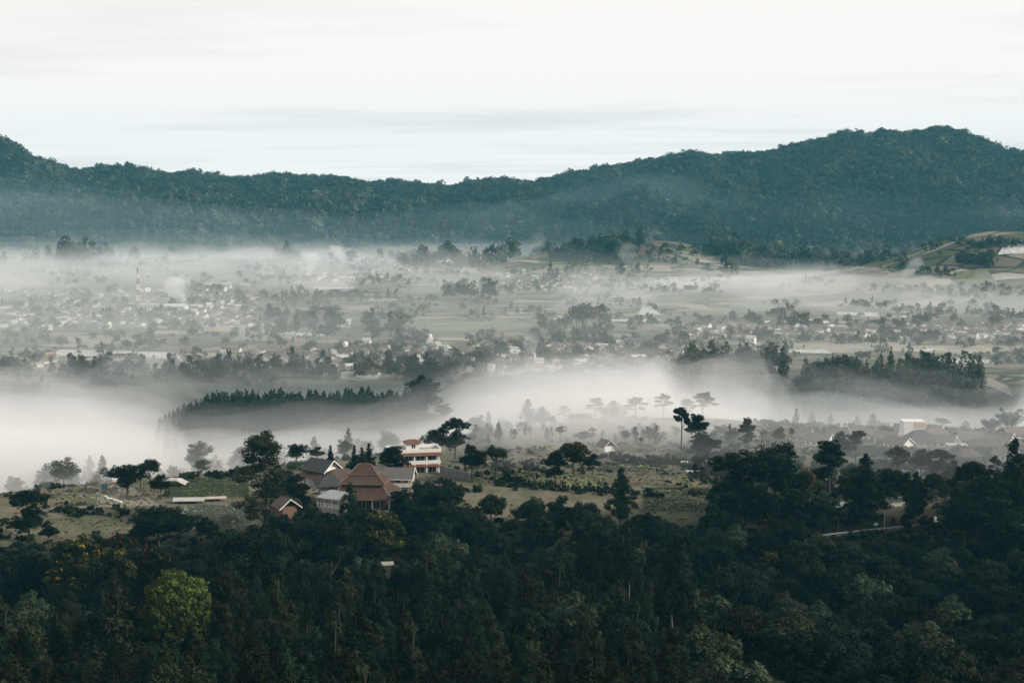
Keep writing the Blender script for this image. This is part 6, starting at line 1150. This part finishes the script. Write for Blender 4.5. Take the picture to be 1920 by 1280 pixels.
for k_, (seed, up, amp, dn) in enumerate(((541, 7, 3.2, 0.0022), (441, 17, 2.2, 0.0012), (41, 9, 1.5, 0.0022), (141, 4, 1.3, 0.004), (241, 0, 1.0, 0.007), (341, -4, 0.9, 0.010))):
    fog_bank('valley_fog', -460, 2380, 430, 1100, valley_fog(seed, up, amp), vol_mat('valley_fog_%d' % k_, (0.99, 0.985, 0.98), dn))
def plain_mist(seed, up):
    def f(U, Q, x, y, g):
        n = fbm(x / 260, y / 160, seed, 4) + 0.4 * fbm(x / 70, y / 60, seed + 3, 3)
        lvl = np.interp(U, [-200, 0, 300, 600, 900, 1200, 1350, 1500, 2100], [40, 38, 32, 26, 22, 18, 14, 12, 12]) + 12 * n + up
        lvl = np.maximum(lvl + 22 * fbm(x / 420, y / 500, seed + 40, 3), 16 + 8 * n + up * 0.6) * (1 - 0.0 * Q)
        return g - 2.5 + np.maximum(lvl - g + 2.5, 0) * sstep(860, 1010, Q) * (1 - sstep(2250, 2600, Q))
    return f
for k_, (seed, up, dn) in enumerate(((53, 22, 0.0004), (153, 10, 0.0006), (253, 0, 0.0008), (353, -9, 0.0009))):
    fog_bank('plain_mist', -460, 2380, 850, 2620, plain_mist(seed, up), vol_mat('plain_mist_%d' % k_, (0.93, 0.96, 0.955), dn * 0.85), 20, 16)
def hill_mist(U, Q, x, y, g):
    n = fbm(x / 300, y / 200, 93, 4)
    lvl = np.interp(U, [-200, 0, 300, 600, 900, 1200, 1400, 2100], [128, 122, 104, 90, 70, 36, 10, 10]) + 45 * n
    return g - 2.5 + np.maximum(lvl - g + 2.5, 0) * sstep(1750, 2150, Q) * (1 - sstep(2650, 2900, Q))
fog_bank('hill_mist', -460, 2380, 1720, 2940, hill_mist, vol_mat('hill_mist', (0.70, 0.90, 0.98), 0.00021), 20, 16)
def ridge_mist(U, Q, x, y, g):
    n = fbm(x / 260, y / 200, 193, 4)
    return g - 2.5 + np.maximum(np.interp(U, [-200, 300, 900, 1300, 1700, 2100], [96, 98, 92, 128, 118, 100]) + 95 * n + 30 * fbm(x / 90, y / 120, 199, 3) - g + 2.5, 0) * sstep(2430, 2560, Q) * (1 - sstep(2780, 2960, Q))
fog_bank('hill_mist', -460, 2380, 2420, 2970, ridge_mist, vol_mat('ridge_mist', (0.62, 0.88, 1.0), 0.00042), 20, 14)
def plateau_mist(U, Q, x, y, g):
    n = fbm(x / 60, y / 40, 71, 4); e = sstep(455, 500, Q + 0.03 * (U - 960)) * (1 - sstep(590, 640, Q)) * (0.5 + 0.5 * sstep(300, 900, U) + 0.5 * sstep(1350, 1550, U))
    return g - 2.5 + (10 + 7 * n) * e
fog_bank('plateau_mist', -460, 2380, 440, 650, plateau_mist, vol_mat('plateau_mist', (0.93, 0.965, 0.98), 0.0045))
def fog_streak(u0, u1, r0, r1, lo, hi, seed, name, dens, col=(0.97, 0.97, 0.96)):
    """a flat-topped bank whose upper surface keeps its own level, so that knolls stand out of it"""
    def f(U, Q, x, y, g):
        e = sstep(u0, u0 + 0.25 * (u1 - u0), U) * (1 - sstep(u1 - 0.2 * (u1 - u0), u1, U)) if u1 < 2000 else sstep(u0, u0 + 0.3 * (u1 - u0), U)
        e = e * sstep(r0, r0 + 0.35 * (r1 - r0), Q) * (1 - sstep(r1 - 0.45 * (r1 - r0), r1, Q))
        n = 1.5 * fbm(x / 170, y / 120, seed, 4) + 0.5 * fbm(x / 45, y / 40, seed + 2, 3)
        return g - 2.5 + np.maximum(lo + (hi - lo) * (0.5 + n) - g + 2.5, 0) * e
    fog_bank(name, u0, u1, r0, r1, f, vol_mat(name + '_%d' % seed, col, dens), 10, 10)
for k_, (a_, dn) in enumerate(((0, 0.006), (5, 0.004), (11, 0.002))):
    fog_streak(1060, 2380, 1330, 1820, 12 + a_, 26 + a_, 61 + k_ * 10, 'fog_streak', dn)
    fog_streak(-460, 900, 1600, 2200, 14 + a_, 40 + 1.2 * a_, 67 + k_ * 10, 'smoke_layer', dn * 0.62, (0.93, 0.96, 0.98))
def wisps(u0, u1, r0, r1, lo, hi, seed, dens):
    def f(U, Q, x, y, g):
        e = sstep(u0, u0 + 120, U) * (1 - sstep(u1 - 120, u1, U)) * sstep(r0, r0 + 40, Q) * (1 - sstep(r1 - 60, r1, Q))
        n = np.clip(0.15 + 2.4 * fbm(x / 75 + 0.5 * fbm(x / 30, y / 30, seed + 9, 2), y / 48, seed, 5), 0, 1.6)
        return g - 2.5 + np.maximum((lo + (hi - lo) * n - g + 2.5) * e * (n > 0.02) * np.minimum(1, n * 3), 0)
    fog_bank('fog_wisp', u0, u1, r0, r1, f, vol_mat('fog_wisp_%d' % seed, (1.0, 0.99, 0.98), dens), 8, 7)
wisps(820, 1560, 600, 990, 3, 20, 201, 0.005); wisps(-460, 420, 560, 1060, 0, 16, 207, 0.005); wisps(1340, 2380, 600, 740, 4, 16, 213, 0.005); wisps(1000, 2380, 1320, 1750, 12, 34, 219, 0.004); wisps(-460, 1000, 1450, 2080, 12, 44, 225, 0.004)
def wood_mist(u0, u1, r0, r1, top, seed, dens):
    def f(U, Q, x, y, g):
        e = sstep(u0, u0 + 90, U) * (1 - sstep(u1 - 90, u1, U)) * sstep(r0, r0 + 60, Q) * (1 - sstep(r1 - 70, r1, Q))
        return g - 2.5 + np.maximum(top + 20 * fbm(x / 50, y / 40, seed, 4) - g + 2.5, 0) * e
    fog_bank('wood_mist', u0, u1, r0, r1, f, vol_mat('wood_mist_%d' % seed, (0.95, 0.975, 0.985), dens), 10, 8)
wood_mist(1420, 2380, 700, 1000, 10, 81, 0.0016); wood_mist(1250, 1560, 850, 1060, 2, 83, 0.004); wood_mist(-460, 700, 880, 1040, 8, 85, 0.004); wood_mist(600, 1320, 900, 1040, 4, 87, 0.004)
# smoke rising from fires in the villages
def smoke_plume(u, v, du, hgt, seed, dens):
    x, y, z = spot(u, v); mb = MB(); n = 12; pts, rd = [], []
    for k in range(n):
        q = k / (n - 1); pts.append((x + du * q ** 1.5 + 1.5 * fbm(q * 3, seed, 1), y + 4 * fbm(q * 3, seed, 2), z + hgt * q)); rd.append(0.8 + 0.34 * hgt * q ** 1.15 * (1 - 0.9 * max(0, (q - 0.75) / 0.25) ** 2))
    vv, ff = tube(pts, rd, 14); c = np.repeat(np.array(pts), 14, 0); d = vv - c; vv = c + d * (1 + 0.9 * fbm(vv[:, 0] / 5 + vv[:, 1] / 7, vv[:, 2] / 5, seed, 3))[:, None]
    mb.add(vv, ff.tolist()); mb.add(np.concatenate([[pts[0]], vv[:14]]), [(0, 1 + (j + 1) % 14, 1 + j) for j in range(14)]); mb.add(np.concatenate([[pts[-1]], vv[-14:]]), [(0, 1 + j, 1 + (j + 1) % 14) for j in range(14)])
    me_ = mb.mesh('smoke_plume', [vol_mat('smoke_%d' % seed, (0.97, 0.98, 1.0), dens)]); bm_ = bmesh.new(); bm_.from_mesh(me_); bmesh.ops.remove_doubles(bm_, verts=bm_.verts, dist=0.01); bmesh.ops.recalc_face_normals(bm_, faces=bm_.faces); bm_.to_mesh(me_); bm_.free()
    obj('smoke_plume', me_, kind='stuff')
for a_ in ((352, 590, -18, 34, 1, 0.05), (578, 522, 8, 32, 2, 0.05), (650, 505, -22, 30, 3, 0.045), (1186, 530, -10, 48, 4, 0.008), (1688, 535, 22, 30, 5, 0.02), (985, 680, 6, 22, 6, 0.02), (1000, 500, 10, 44, 7, 0.006), (1622, 630, 3, 20, 8, 0.012)): smoke_plume(*a_)
hz = MB(); hz.box(-5000, 5000, -5000, 5000, -60, 330, 0)
obj('haze', hz.mesh('haze', [vol_mat('haze', (0.22, 0.76, 1.0), 0.00006)]), kind='stuff')
